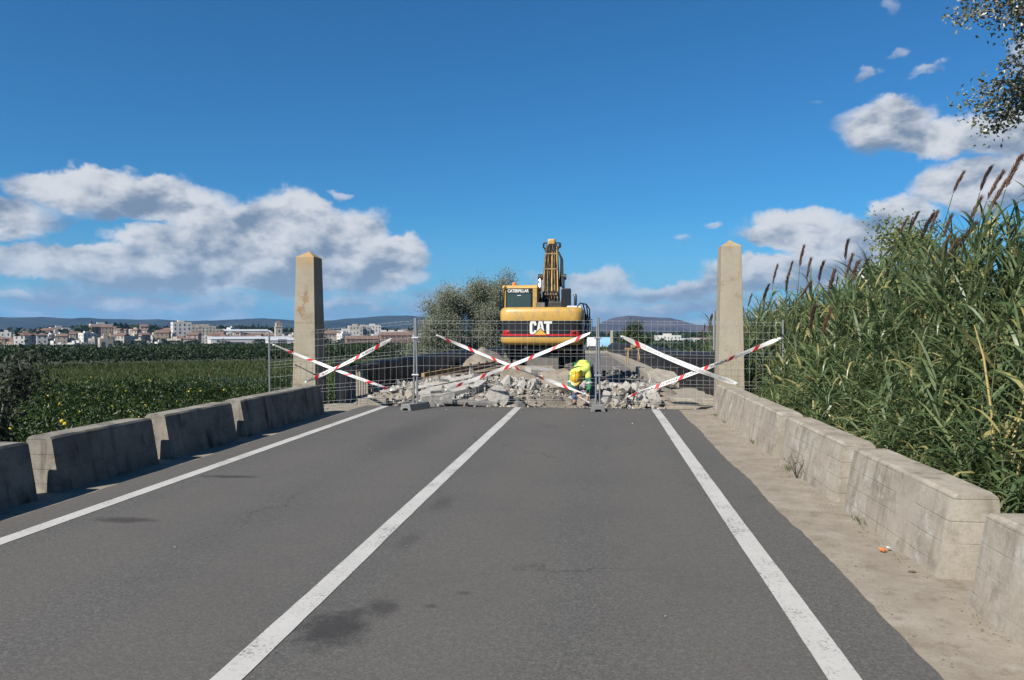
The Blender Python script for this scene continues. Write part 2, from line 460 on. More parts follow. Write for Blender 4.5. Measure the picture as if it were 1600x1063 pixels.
M['leaf_sapling'] = leaf_mat('sapling_leaf', (.03, .04, .022), (.085, .095, .065), None, .6, .25, .2)
M['leaf_shrub'] = leaf_mat('yellowish_shrub_leaf', (.06, .085, .02), (.13, .15, .045), None, .5, .3, .3)
M['leaf_reed'] = leaf_mat('reed_leaf', (.055, .095, .036), (.155, .200, .088), (.32, .29, .12), .4, .38, .5)
M['cane'] = mat('reed_cane', (.085, .115, .035), .5, var=.3, scale=1.2, dirt=(.20, .17, .06), dirt_scale=.8, dirt_amt=.3)
M['cane_dry'] = mat('dry_reed_cane', (.50, .38, .14), .6, var=.25, scale=2)
M['plume'] = leaf_mat('reed_plume', (.115, .062, .045), (.24, .135, .09), (.30, .22, .14), .8, .25, .1)
M['plume_dark'] = leaf_mat('dark_reed_plume', (.05, .032, .028), (.10, .06, .05), None, .8, .2, .1)
M['fruit'] = simple('ripening_citrus_skin', (.46, .33, .03), .4)
M['ground'] = ground_mat()
M['hill'] = hill_mat('scrub_hillside', (.018, .026, .022), (.040, .046, .038))
M['mount'] = hill_mat('bare_mountain', (.045, .042, .044), (.09, .082, .08))
M['orange'] = simple('orange_wrapper', (.50, .12, .02), .5)
M['twig'] = mat('dry_twig', (.10, .075, .05), .9)
M['vanwhite'] = simple('white_vehicle_paint', (.45, .45, .44), .3, coat=.5)
M['vanblue'] = simple('blue_vehicle_paint', (.15, .29, .42), .35)

# ------------------------------------------------------------------ mesh helpers
class MB:
    def __init__(s):
        s.v = []
        s.f = []
    def add(s, vs, fs):
        o = len(s.v)
        s.v += [tuple(p) for p in vs]
        s.f += [tuple(i + o for i in q) for q in fs]
        return s
    def box(s, lo, hi, rot=None, at=None):
        x0, y0, z0 = lo
        x1, y1, z1 = hi
        vs = [Vector(p) for p in ((x0, y0, z0), (x1, y0, z0), (x1, y1, z0), (x0, y1, z0), (x0, y0, z1), (x1, y0, z1), (x1, y1, z1), (x0, y1, z1))]
        if rot is not None:
            vs = [rot @ p for p in vs]
        if at is not None:
            vs = [p + Vector(at) for p in vs]
        return s.add(vs, [(0, 3, 2, 1), (4, 5, 6, 7), (0, 1, 5, 4), (1, 2, 6, 5), (2, 3, 7, 6), (3, 0, 4, 7)])
    def tube(s, pts, r, n=8, cap=True):
        pts = [Vector(p) for p in pts]
        rs = r if isinstance(r, (list, tuple)) else [r] * len(pts)
        o = len(s.v)
        up = None
        for i, p in enumerate(pts):
            d = (pts[min(i + 1, len(pts) - 1)] - pts[max(i - 1, 0)]).normalized()
            if up is None:
                up = Vector((0, 0, 1)) if abs(d.z) < .9 else Vector((1, 0, 0))
            a = d.cross(up).normalized()
            bq = a.cross(d).normalized()
            up = bq
            for k in range(n):
                w = 2 * PI * k / n
                q = p + a * (math.cos(w) * rs[i]) + bq * (math.sin(w) * rs[i])
                s.v.append(tuple(q))
        for i in range(len(pts) - 1):
            for k in range(n):
                s.f.append((o + i * n + k, o + i * n + (k + 1) % n, o + (i + 1) * n + (k + 1) % n, o + (i + 1) * n + k))
        if cap:
            s.f.append(tuple(o + k for k in reversed(range(n))))
            s.f.append(tuple(o + (len(pts) - 1) * n + k for k in range(n)))
        return s
    def prism(s, poly, axis, a, b):
        """poly of 2-D points swept along axis ('x','y','z') from a to b."""
        def P(u, v, w):
            return {'x': (w, u, v), 'y': (u, w, v), 'z': (u, v, w)}[axis]
        n = len(poly)
        vs = [P(u, v, a) for u, v in poly] + [P(u, v, b) for u, v in poly]
        fs = [tuple(reversed(range(n))), tuple(range(n, 2 * n))]
        fs += [(i, (i + 1) % n, n + (i + 1) % n, n + i) for i in range(n)]
        return s.add(vs, fs)
    def loft(s, rings, cap=True):
        n = len(rings[0])
        o = len(s.v)
        for r in rings:
            s.v += [tuple(p) for p in r]
        for i in range(len(rings) - 1):
            for k in range(n):
                s.f.append((o + i * n + k, o + i * n + (k + 1) % n, o + (i + 1) * n + (k + 1) % n, o + (i + 1) * n + k))
        if cap:
            s.f.append(tuple(o + k for k in reversed(range(n))))
            s.f.append(tuple(o + (len(rings) - 1) * n + k for k in range(n)))
        return s
    def mesh(s, name, m=None, smooth=False, bevel=0.0, seg=2):
        me = bpy.data.meshes.new(name)
        me.from_pydata(s.v, [], s.f)
        bm = bmesh.new()
        bm.from_mesh(me)
        bmesh.ops.recalc_face_normals(bm, faces=bm.faces)
        if bevel:
            es = [e for e in bm.edges if len(e.link_faces) == 2 and e.calc_face_angle(0) > .5]
            bmesh.ops.bevel(bm, geom=es, offset=bevel, segments=seg, affect='EDGES', profile=.5, clamp_overlap=True)
        if smooth:
            for f in bm.faces: f.smooth = True
        bm.to_mesh(me)
        bm.free()
        if smooth:
            me.set_sharp_from_angle(angle=R(38))
        if m: me.materials.append(m)
        return me
    def build(s, name, m, parent=None, smooth=False, bevel=0.0, seg=2, loc=None):
        return link(name, s.mesh(name, m, smooth, bevel, seg), parent, loc)

def link(name, me, parent=None, loc=None):
    o = bpy.data.objects.new(name, me)
    col.objects.link(o)
    if parent: o.parent = parent
    if loc is not None: o.location = loc
    return o

def tag(o, label, cat, group=None):
    o['label'] = label
    o['category'] = cat
    if group: o['group'] = group
    return o

def thing(name, label, cat, loc=(0, 0, 0), rz=0.0, group=None):
    o = bpy.data.objects.new(name, None)
    o.empty_display_size = .2
    col.objects.link(o)
    o.location = loc
    o.rotation_euler = (0, 0, rz)
    return tag(o, label, cat, group)

def struct(o):
    o['kind'] = 'structure'
    return o
def stuff(o):
    o['kind'] = 'stuff'
    return o

def dup(root, loc, rz=0.0, scale=1.0, label=None, group=None):
    r = root.copy()
    col.objects.link(r)
    r.location = loc
    r.rotation_euler = (0, 0, rz)
    r.scale = (scale,) * 3 if not isinstance(scale, tuple) else scale
    if label: r['label'] = label
    if group: r['group'] = group
    for ch in root.children:
        c = ch.copy()
        col.objects.link(c)
        c.parent = r
        for g in ch.children:
            d = g.copy()
            col.objects.link(d)
            d.parent = c
    return r

def np_mesh(name, V, F, m=None, smooth=False):
    """V (n,3) array, F (k,4) or (k,3) array"""
    me = bpy.data.meshes.new(name)
    V = np.asarray(V, np.float32)
    F = np.asarray(F, np.int32)
    k = F.shape[1]
    me.vertices.add(len(V))
    me.vertices.foreach_set('co', V.ravel())
    me.loops.add(F.size)
    me.loops.foreach_set('vertex_index', F.ravel())
    me.polygons.add(len(F))
    me.polygons.foreach_set('loop_start', np.arange(0, F.size, k, dtype=np.int32))
    me.polygons.foreach_set('loop_total', np.full(len(F), k, np.int32))
    me.polygons.foreach_set('use_smooth', np.full(len(F), bool(smooth)))
    me.update(calc_edges=True)
    if m: me.materials.append(m)
    return me

def unit(a):
    return a / np.maximum(np.linalg.norm(a, axis=1, keepdims=True), 1e-9)

def leaf_quads(P, D, L, Wd, rng, fold=.25, nrm=None):
    """diamond leaves: base P, direction D, length L, width Wd -> V,F"""
    n = len(P)
    D = unit(D)
    rv = unit(rng.normal(size=(n, 3))) if nrm is None else unit(nrm + rng.normal(size=(n, 3)) * .35)
    S = unit(np.cross(D, rv))
    N = np.cross(S, D)
    L = np.broadcast_to(np.asarray(L, float), (n,))[:, None]
    Wd = np.broadcast_to(np.asarray(Wd, float), (n,))[:, None]
    mid = P + D * L * .45
    V = np.empty((n, 4, 3))
    V[:, 0] = P
    V[:, 1] = mid + S * Wd * .5 + N * Wd * fold
    V[:, 2] = P + D * L
    V[:, 3] = mid - S * Wd * .5 + N * Wd * fold
    F = np.arange(n * 4).reshape(n, 4)
    return V.reshape(-1, 3), F

def cat_vf(parts):
    Vs, Fs, o = [], [], 0
    for V, F in parts:
        Vs.append(V)
        Fs.append(F + o)
        o += len(V)
    return np.concatenate(Vs), np.concatenate(Fs)

# ------------------------------------------------------------------ terrain
def sstep(a, b, x):
    t = min(1.0, max(0.0, (x - a) / (b - a)))
    return t * t * (3 - 2 * t)
def field_z(x, y):
    d = math.hypot(x, y)
    z = -3.3 - 0.0132 * max(0.0, min(d, 820) - 40)
    # rise under the town, left of the road
    azm = math.degrees(math.atan2(x, y))
    t = sstep(640, 900, d) * (1 - sstep(-12.0, -8.5, azm)) * (sstep(-70, -50, azm) if y > 0 else 0)
    bump = 3.5 + 6.5 * math.exp(-((azm + 34.0) / 4.0) ** 2) + 4.5 * math.exp(-((azm + 26.0) / 3.0) ** 2) + 1.5 * math.exp(-((azm + 15) / 5) ** 2)
    return z + t * bump * 1.15
def deck_z(y):
    if y < 34: return 0.0
    if y < 80: return -.6 * (y - 34) / 46
    return -.6 - 1.1 * (y - 80) / 40
def terrain_z(x, y):
    fz = field_z(x, y)
    top = 1 - sstep(-9.5, -6.35, x) * 1.0
    l = sstep(-9.6, -6.3, x)
    r = 1 - sstep(3.1, 6.6, x)
    c = min(l, r)
    emb = -0.17
    rz = fz
    if x > 0:
        rz = max(fz, -1.6 - .1 * max(0, x - 6))
    z = rz * (1 - c) + emb * c
    gap = sstep(17.8, 19.6, y) * (1 - sstep(119, 124, y))
    if gap > 0:
        z = z * (1 - gap) + min(z, fz - .6) * gap
    if y > 119:
        far = sstep(119, 124, y) * (1 - sstep(124, 420, y))
        z = z * (1 - far) + (fz * (1 - c) + -1.72 * c) * far
        if y > 124:
            z = min(z, max(fz, -1.72 - .011 * (y - 124)))
    return z
xs = [-9000, -6000, -4000, -2800, -2000, -1500, -1200, -1000] + list(range(-900, -100, 40)) + list(range(-100, -28, 6)) + [-28, -24, -20, -17, -15, -13, -11.5, -10.5, -9.6, -8.8, -8, -7.4, -6.9, -6.5, -6.2, -5.9, -5, -3, -1, 1, 2, 2.6, 2.95, 3.2, 3.6, 4.2, 4.9, 5.7, 6.6, 8, 10, 13, 17, 22, 30] + list(range(40, 100, 12)) + list(range(100, 900, 50)) + [1000, 1300, 1800, 2600, 4000, 6000, 9000]
ys = [-900, -400, -200, -100, -60, -35, -20, -10, -4, 0, 3, 6, 9, 12, 14, 16, 17, 17.6, 18.1, 18.6, 19.1, 19.7, 21, 24, 28, 34, 42, 52, 64, 78, 92, 106, 114, 119, 121, 124, 130, 150, 180] + list(range(210, 960, 30)) + [1050, 1250, 1600, 2200, 3200, 4800, 7000, 9500]
V, F = [], []
for j, y in enumerate(ys):
    for i, x in enumerate(xs):
        V.append((x, y, terrain_z(x, y)))
nx = len(xs)
for j in range(len(ys) - 1):
    for i in range(nx - 1):
        a = j * nx + i
        F.append((a, a + 1, a + nx + 1, a + nx))
struct(link('ground', np_mesh('ground', V, F, M['ground'], True)))

# ------------------------------------------------------------------ hills
def ridge_mesh(az0, az1, d0, ctrl, depth, rough, n=150, rows=26, seed=1.0, m=None):
    A = np.linspace(az0, az1, n)
    ca = [c[0] for c in ctrl]
    ch = [c[1] for c in ctrl]
    V, F = [], []
    for j in range(rows):
        t = j / (rows - 1)
        for i, a in enumerate(A):
            h = float(np.interp(a, ca, ch))
            d = d0 + depth * t
            prof = sstep(0, .62, t) if t < .62 else 1 - .55 * sstep(.62, 1.0, t)
            x, y = d * math.sin(R(a)), d * math.cos(R(a))
            nz = noise.fractal(Vector((x * .0011, y * .0011, seed)), 1.0, 2.1, 6)
            rg = noise.ridged_multi_fractal(Vector((x * .0016, y * .0016, seed + 3)), 1.0, 2.0, 5, 1.0, 2.0)
            z = -16 + (h + 16) * prof * (1 + .16 * nz) + (rg - .9) * rough * prof * (1.05 - .9 * sstep(.45, .62, t) * (1 - sstep(.62, .8, t)))
            V.append((x, y, z))
    for j in range(rows - 1):
        for i in range(n - 1):
            a = j * n + i
            F.append((a, a + 1, a + n + 1, a + n))
    me = np_mesh('hills', V, F, m, True)
    return me
def pxaz(u): return math.degrees(math.atan2(u - 800, 1200)) - 6.56
def pxh(v, d): return 1.65 + (517 - v) / 1200 * d
# ridge control points: photo column -> direction, height
DL = 5600
ctrl = [(-75, 80), (-48, 86)] + [(pxaz(u), pxh(v, DL)) for u, v in ((0, 499), (60, 500), (120, 504), (200, 503), (300, 502), (380, 499), (440, 500), (500, 504), (540, 499), (575, 497), (610, 494), (640, 494), (700, 500), (760, 505), (840, 510), (900, 513))] + [(1.5, 18), (6, 5)]
struct(link('hills', ridge_mesh(-75, 6, 4300, ctrl, 2100, 26, 240, 34, 1.0, M['hill'])))
DM = 5200
ctrl = [(pxaz(880), -4), (pxaz(925), 6), (pxaz(945), pxh(504, DM)), (pxaz(962), pxh(498.5, DM)), (pxaz(983), pxh(495.5, DM)), (pxaz(1005), pxh(497.5, DM)), (pxaz(1045), pxh(498.5, DM)), (pxaz(1065), pxh(503, DM)), (pxaz(1090), pxh(511, DM)), (pxaz(1125), pxh(513.5, DM)), (pxaz(1250), pxh(511, DM)), (40, 60), (60, 30)]
struct(link('mountain', ridge_mesh(pxaz(880), 60, 4300, ctrl, 1500, 26, 200, 30, 7.0, M['mount'])))

# ------------------------------------------------------------------ road
def ragged_sheet(name, m, x0f, x1f, y0, y1, z, nx=3, ny=120, thick=.03, noisex=.0):
    V, F = [], []
    for j in range(ny + 1):
        y = y0 + (y1 - y0) * j / ny
        a, b_ = x0f(y), x1f(y)
        for i in range(nx + 1):
            V.append((a + (b_ - a) * i / nx, y, z))
    w = nx + 1
    for j in range(ny):
        for i in range(nx):
            q = j * w + i
            F.append((q, q + 1, q + w + 1, q + w))
    o = len(V)
    for j in range(ny + 1):      # skirts down both sides
        V.append((V[j * w][0], V[j * w][1], z - thick))
        V.append((V[j * w + nx][0], V[j * w + nx][1], z - thick))
    for j in range(ny):
        F.append((j * w, j * w + w, o + 2 * j + 2, o + 2 * j))
        F.append((j * w + nx, o + 2 * j + 1, o + 2 * j + 3, j * w + w + nx))
    return struct(link(name, np_mesh(name, V, F, m)))
def n1(s, y, f=1.0): return noise.noise(Vector((s, y * f, 0)))
def left_edge(y): return -5.16 + .035 * n1(3.1, y, .8) + .02 * n1(8.2, y, 5)
def right_edge(y): return 1.63 + .026 * n1(5.5, y, .7) + .016 * n1(2.2, y, 4.5) + .012 * n1(2.9, y, 14)
ragged_sheet('road', M['asphalt'], left_edge, right_edge, -14, 16.35, 0.0, 8, 300)
# torn end of the asphalt
mb = MB()
n = 60
top = []
for i in range(n + 1):
    x = left_edge(16.35) + (right_edge(16.35) - left_edge(16.35)) * i / n
    top.append((x, 16.35 + .12 + .10 * n1(1.7, x, 2.3) + .05 * n1(4.4, x, 9)))
vs = [(x, 16.35, 0.0) for x, _ in top] + [(x, y, 0.0) for x, y in top] + [(x, y + .01, -.09) for x, y in top]
k = n + 1
mb.add(vs, [(i, i + 1, k + i + 1, k + i) for i in range(n)] + [(k + i, k + i + 1, 2 * k + i + 1, 2 * k + i) for i in range(n)])
struct(mb.build('road_edge', M['asphalt']))
ragged_sheet('gutter', M['gutter'], lambda y: 1.5, lambda y: 2.75, -14, 16.9, -.012, 6, 60, .05)
ragged_sheet('verge_strip', M['gutter'], lambda y: -6.3, lambda y: -5.0, -14, 17.0, -.012, 6, 60, .05)

def line(xc, w, y0, y1):
    V, F = [], []
    ny = 160
    for j in range(ny + 1):
        y = y0 + (y1 - y0) * j / ny
        c = xc + .012 * n1(9.1, y, .35)
        V += [(c - w / 2 + .004 * n1(xc, y, 9), y, .004), (c + w / 2 + .004 * n1(xc + 3, y, 9), y, .004)]
    for j in range(ny):
        F.append((2 * j, 2 * j + 1, 2 * j + 3, 2 * j + 2))
    return struct(link('road_marking', np_mesh('road_marking', V, F, M['paint'])))
line(-4.66, .155, -14, 16.36)
line(-1.755, .15, -14, 16.42)
line(1.15, .16, -14, 16.42)

# ------------------------------------------------------------------ barrier blocks
def barrier_block(x, y0, y1, side, label, group, seed, h=.575, m='barrier'):
    """battered face towards the road; side=+1 right of the road, -1 left"""
    g = random.Random(seed)
    L = y1 - y0
    prof = [(0, 0), (.025, .14), (.10, h - .022), (.122, h), (.375, h), (.395, h - .02), (.43, 0)]
    ny = 22
    rings = []
    ph = g.random() * 50
    for j in range(ny + 1):
        t = j / ny
        y = y0 + L * t
        ring = []
        e = 0.018 if j in (0, ny) else 0.0
        for k, (u, z) in enumerate(prof):
            q = .006 * noise.noise(Vector((ph + k * 3.3, y * 2.6, z * 4)))
            q2 = .006 * noise.noise(Vector((ph + 20 + k * 2.1, y * 3.1, 2)))
            uu = .21 + (u - .21) * (1 - e * 3) + q
            zz = z * (1 - e) + (q2 if z > .05 else 0)
            ring.append((x + side * uu, y, zz - .012))
        rings.append(ring)
    mb = MB().loft(rings)
    o = mb.build('barrier_block', M[m], None, smooth=True)
    o.data.set_sharp_from_angle(angle=R(18))
    return tag(o, label, 'barrier', group)
RB = [(-.9, 1.9, 'weathered concrete barrier block beside the gutter, out of frame behind the viewer'),
      (2.2, 4.92, 'right-hand roadside barrier block nearest the viewer, cut off by the frame edge'),
      (5.42, 7.48, 'pale barrier block beside the gutter with the orange litter lying in front'),
      (7.74, 10.1, 'pale barrier block in the gutter with the dry twig growing at its foot'),
      (10.36, 13.0, 'right-hand barrier block, second from the right stone obelisk'),
      (13.1, 16.0, 'right-hand barrier block that ends at the foot of the right obelisk')]
for i, (a, b_, lb) in enumerate(RB):
    barrier_block(2.25 if i != 1 else 2.21, a, b_, 1, lb, 'concrete barrier blocks along the right of the road', 40 + i)
LB = [(-.6, 1.9, 'shaded concrete barrier block on the left verge, behind the viewer'),
      (2.1, 4.25, 'shaded concrete barrier block on the left verge, level with the viewer'),
      (4.6, 6.96, 'shaded barrier block cut off by the left edge of the frame'),
      (7.28, 9.05, 'shaded left barrier block with a wide sunlit end face, second from left'),
      (9.35, 11.15, 'shaded left barrier block in the middle of the visible row'),
      (11.45, 14.9, 'shaded left barrier block whose far end meets the left obelisk')]
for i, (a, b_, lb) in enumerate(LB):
    barrier_block(-5.49, a, b_, -1, lb, 'concrete barrier blocks along the left of the road', 60 + i, m='barrier_shade' if i < 9 else 'barrier')

# ------------------------------------------------------------------ obelisks
def obelisk(x, y, h, label, m, wx=.56, wy=.70, base=0.0, name='obelisk'):
    t = .74
    hs = h - .15
    rings = []
    for z, k in ((-.25, 1.03), (0, 1.0), (hs * .33, 1 - (1 - t) * .33), (hs * .66, 1 - (1 - t) * .66), (hs, t), (h - .02, .06), (h, .03)):
        a, b_ = wx * k / 2, wy * k / 2
        rings.append([(-a, -b_, z), (a, -b_, z), (a, b_, z), (-a, b_, z)])
    o = MB().loft(rings).build(name, M[m], None, bevel=.014, seg=2, loc=(x, y, base))
    return tag(o, label, 'obelisk', 'stone obelisks at the bridge ends')
obelisk(-6.62, 16.95, 3.47, 'tapered concrete obelisk with orange lichen and a brown crack, left of the road', 'obelisk')
obelisk(2.78, 17.1, 3.62, 'tapered pale concrete obelisk standing right of the road in front of the reeds', 'obelisk2')
obelisk(1.75, 121, 3.45, 'tiny far obelisk at the other end of the bridge, right side', 'obelisk2', base=-1.72)
obelisk(-6.1, 121, 3.45, 'tiny far obelisk at the other end of the bridge, hidden behind the excavator', 'obelisk2', base=-1.72)

# ------------------------------------------------------------------ bridge deck
PR = [(17.3, 2.62), (23, 2.30), (34, 2.08), (80, 1.25), (119, 1.2)]
def par_r(y): return float(np.interp(y, [p[0] for p in PR], [p[1] for p in PR]))
def par_l(y): return float(np.interp(y, [17.3, 43, 80, 119], [-6.02, -5.72, -5.6, -5.6]))
dys = [16.3, 17.0] + list(np.arange(17.6, 36, .5)) + list(range(36, 121, 3))
V, F = [], []
nxd = 40
for y in dys:
    a, b_ = par_l(y) - .35, par_r(y) + .35
    for i in range(nxd + 1):
        x = a + (b_ - a) * i / nxd
        z = deck_z(y) - .10 + .06 * noise.fractal(Vector((x * .9, y * .9, 1)), 1, 2, 5)
        if y < 17.4: z = -.10 + .015 * noise.noise(Vector((x * 3, y * 3, 4)))
        V.append((x, y, z))
for j in range(len(dys) - 1):
    for i in range(nxd):
        q = j * (nxd + 1) + i
        F.append((q, q + 1, q + nxd + 2, q + nxd + 1))
struct(link('bridge_deck', np_mesh('bridge_deck', V, F, M['deck'], True)))
mb = MB()
for a, b_ in ((17.2, 40), (40, 80), (80, 120)):
    za, zb = deck_z(a) - .22, deck_z(b_) - .22
    rings = [[(par_l(y) - .45, y, z - .9), (par_r(y) + .45, y, z - .9), (par_r(y) + .45, y, z), (par_l(y) - .45, y, z)] for y, z in ((a, za), (b_, zb))]
    mb.loft(rings)
struct(mb.build('bridge_slab', M['oldconc']))
mb = MB()
for y in (40, 62, 84, 106):
    mb.box((-5.6, y - .5, -9), (1.0, y + .5, -1.1))
struct(mb.build('bridge_pier', M['oldconc']))
# road that goes on past the bridge
V, F = [], []
for y in (120.5, 160, 210, 260, 320):
    V += [(-5.2, y, terrain_z(-2, y) + .05), (1.6, y, terrain_z(-2, y) + .05)]
for j in range(4): F.append((2 * j, 2 * j + 1, 2 * j + 3, 2 * j + 2))
struct(link('road', np_mesh('road', V, F, M['asphalt'])))

# ------------------------------------------------------------------ parapets in black netting
def drape(name, xf, side, y0, y1, hf, cut, label, nseg):
    """sheet hung over a rail: inside face, over the top, outside face. cut(y)= height of its lower edge above the deck"""
    t = thing(name, label, 'netting', (0, 0, 0), 0, 'black debris netting along the bridge')
    V, F = [], []
    nz = 9
    rows = list(np.arange(y0, min(y1, 50), .16)) + list(np.arange(50, y1, 1.2)) + [y1]
    for y in rows:
        x = xf(y)
        zt = hf(y)
        lo = cut(y)
        prof = []
        for k in range(nz + 1):
            s = k / nz
            prof.append((-side * .0, lo + (zt - lo) * s))
        prof.append((side * .07, zt + .035))
        prof.append((side * .16, zt))
        for k in range(1, 5):
            prof.append((side * .17, zt - (zt - lo) * k / 4))
        for k, (ox, z) in enumerate(prof):
            hang = 1 - (z - lo) / max(.01, zt - lo)
            wv = .045 * math.sin(y * 6.3 + 1.7 * math.sin(y * .9)) + .05 * noise.noise(Vector((y * 1.7, z * 1.2, side)))
            wv += .02 * noise.noise(Vector((y * 6, z * 3, side + 5)))
            zz = z + deck_z(y) + (.018 * math.sin(y * 2.5) if k > nz - 2 else 0)
            V.append((x + ox - side * (.05 + wv * (.35 + .65 * hang)) * (1 if k <= nz else -.3), y, zz))
    w = nz + 7
    for j in range(len(rows) - 1):
        for k in range(w - 1):
            q = j * w + k
            F.append((q, q + 1, q + w + 1, q + w))
    link('net_sheet', np_mesh('net_sheet', V, F, M['tarp'], True), t)
    # balustrade posts behind the net
    me = MB().box((-.07, -.07, -.2), (.07, .07, .96)).mesh('post', M['oldconc'], bevel=.012)
    y = y0 + .9
    while y < min(y1, 60):
        link('post', me, t, (xf(y) + side * .09, y, deck_z(y) + hf(y) - 1.0))
        y += 2.6
    return t
def cutL(y): return .02 + (hl(y) - .08) * (1 - sstep(18.6, 20.4, y)) * .98
def hl(y): return .80
drape('debris_netting', par_l, -1, 18.5, 117, hl, cutL, 'long black netting hung over the left bridge railing behind the excavator', 60)
drape('debris_netting', par_r, 1, 17.35, 117, lambda y: 1.16 - .16 * sstep(17, 24, y), lambda y: .0, 'black netting hung over the right bridge railing, from the right obelisk into the distance', 60)

# concrete balustrade end on the left, where the netting is torn back
t = thing('balustrade', 'short concrete balustrade with thin bars between left obelisk and black netting', 'railing')
mb = MB().box((-.075, -.075, -.12), (.075, .075, .86)).loft([[(-.075, -.075, .86), (.075, -.075, .86), (.075, .075, .86), (-.075, .075, .86)], [(-.075, -.07, .97), (.03, -.07, 1.0), (.03, .075, 1.0), (-.075, .075, .97)]])
mb.build('post', M['oldconc'], t, bevel=.01, loc=(-6.03, 17.3, 0))
bar = MB().box((-.028, -.03, 0), (.028, .03, .72)).mesh('bar', M['oldconc'], bevel=.006)
for i in range(14):
    y = 17.52 + i * .2
    link('bar', bar, t, (par_l(y) - .0, y, .02 + .004 * (i % 3)))
MB().loft([[(par_l(y) - .06, y, -.12), (par_l(y) + .06, y, -.12), (par_l(y) + .06, y, .03), (par_l(y) - .06, y, .03)] for y in (17.38, 20.3)]).build('bottom_rail', M['oldconc'], t, bevel=.01)
MB().loft([[(par_l(y) - .06, y, .72), (par_l(y) + .06, y, .72), (par_l(y) + .06, y, .79), (par_l(y) - .06, y, .79)] for y in (17.38, 20.3)]).build('top_rail', M['oldconc'], t, bevel=.01)

# pavement slab on the right, broken off near the obelisk
poly = [(1.62, 17.25), (2.05, 17.02), (2.56, 17.05), (2.56, 18.3), (2.5, 20.2), (2.0, 20.4), (1.75, 19.6), (1.45, 19.2), (1.35, 18.2)]
MB().prism(poly, 'z', -.1, .17).build('pavement_slab', M['oldconc'], None, bevel=.02)
struct(bpy.data.objects['pavement_slab'])
MB().prism([(1.45, 16.72), (2.66, 16.6), (2.68, 17.0), (2.1, 17.0), (1.6, 17.2)], 'z', -.1, .035).build('pavement', M['gutter'], None, bevel=.01)
struct(bpy.data.objects['pavement'])
mb = MB()
rg = []
for y in (22.6, 26, 34, 60, 116):
    x = par_r(y)
    z = deck_z(y) + .16
    rg.append([(x - .62, y, z - .3), (x - .05, y, z - .3), (x - .05, y, z), (x - .62, y, z)])
struct(mb.loft(rg).build('far_pavement', M['oldconc'], None, bevel=.012))
mb = MB()
rg = []
for y in (21.5, 26, 34, 60, 116):
    x = par_l(y)
    z = deck_z(y) + .14
    rg.append([(x + .05, y, z - .3), (x + 1.0, y, z - .3), (x + 1.0, y, z), (x + .05, y, z)])
struct(mb.loft(rg).build('left_pavement', M['oldconc'], None, bevel=.012))

# ------------------------------------------------------------------ site fence
FP = [(-7.30, 16.25, -.30), (-3.86, 15.80, 0), (-.05, 16.02, 0), (3.70, 15.98, -.05)]
FH = 1.92
ZB, ZT = .14, 1.88
def fence_pt(i, s, z):
    """point on the plane of panel i at s (0..1) and height z"""
    a, b_ = FP[i], FP[i + 1]
    g0 = .045 if i > 0 else 0
    return Vector((a[0] + (b_[0] - a[0]) * s, a[1] + (b_[1] - a[1]) * s, a[2] + (b_[2] - a[2]) * s + z))
HZ = [.17, .22, .30, .52, .58, .66, .92, 1.12, 1.18, 1.25, 1.52, 1.66, 1.80, 1.86]
def fold(z):
    f = 0
    for c in (.235, .585, 1.185, 1.83):
        f += .045 * max(0, 1 - abs(z - c) / .075)
    return f
def wire_panel(i, label):
    t = thing('site_fence', label, 'mesh fence', FP[i], 0, 'wire mesh site fence panels across the road')
    org = Vector(FP[i])
    d = (fence_pt(i, 1, 0) - fence_pt(i, 0, 0)); L = d.length; d = d.normalized()
    nrm = Vector((d.y, -d.x, 0)).normalized()
    L2 = L - .09
    def P(s, z): return fence_pt(i, .045 / L + s * L2 / L, z) - org
    # end posts, leaning a little
    for s, lean in ((0.0, (.02 if i else 0) + .015), (1.0, -.03 if i < 2 else 0)):
        b = P(s, 0.02)
        tp = P(s, FH) + d * (-lean if s == 0 else -lean)
        MB().tube([b, tp], .021, 10).build('post', M['galv'], t, smooth=True)
    # mesh
    mb = MB()
    nv = int(L2 / .128)
    for k in range(1, nv):
        s = k / nv
        pts = []
        for z in (ZB + .01, .16, .235, .31, .51, .585, .66, 1.11, 1.185, 1.26, 1.755, 1.83, 1.88):
            bow = .012 * math.sin(k * .7 + z * 2)
            pts.append(P(s, z) + nrm * (fold(z) + bow))
        mb.tube(pts, .0017, 4, False)
    for z in HZ:
        pts = []
        for k in range(0, 13):
            s = k / 12
            sag = .008 * noise.noise(Vector((s * 5, z * 9, i)))
            pts.append(P(s, z + sag) + nrm * (fold(z) + .006))
        mb.tube(pts, .0018, 4, False)
    o = mb.build('wire_mesh', M['wire'], t)
    stuff(o)
    return t
wire_panel(0, 'left wire mesh fence panel, in front of the lichened obelisk')
wire_panel(1, 'middle wire mesh fence panel, in front of the excavator')
wire_panel(2, 'right wire mesh fence panel, in front of the pale obelisk and reeds')
def foot(x, y, z, label, rz):
    t = thing('footing_block', label, 'fence block', (x, y, z), rz, 'concrete feet under the fence posts')
    prof = [(-.13, 0), (-.075, 0), (-.06, .045), (.06, .045), (.075, 0), (.13, 0), (.10, .13), (-.10, .13)]
    prof = prof[:]
    # body: two legs with a tunnel between them
    MB().prism([(-.15, 0), (-.07, 0), (-.055, .045), (.055, .045), (.07, 0), (.15, 0), (.105, .135), (-.105, .135)], 'y', -.34, .34).build('block', M['footblock'], t, bevel=.01)
    for k in (-.045, .045):
        MB().tube([(k, 0, .13), (k, 0, .165)], .032, 10).build('socket', M['footblock'], t, smooth=True)
    return t
foot(-3.86, 15.80, .0, 'grey concrete fence foot beside the left pair of posts', R(-24))
foot(-.05, 16.02, .0, 'grey concrete fence foot below the right pair of posts, by the worker', R(2))
foot(3.72, 15.98, -.16, 'concrete fence foot behind the right barrier, hidden by the reeds', 0)
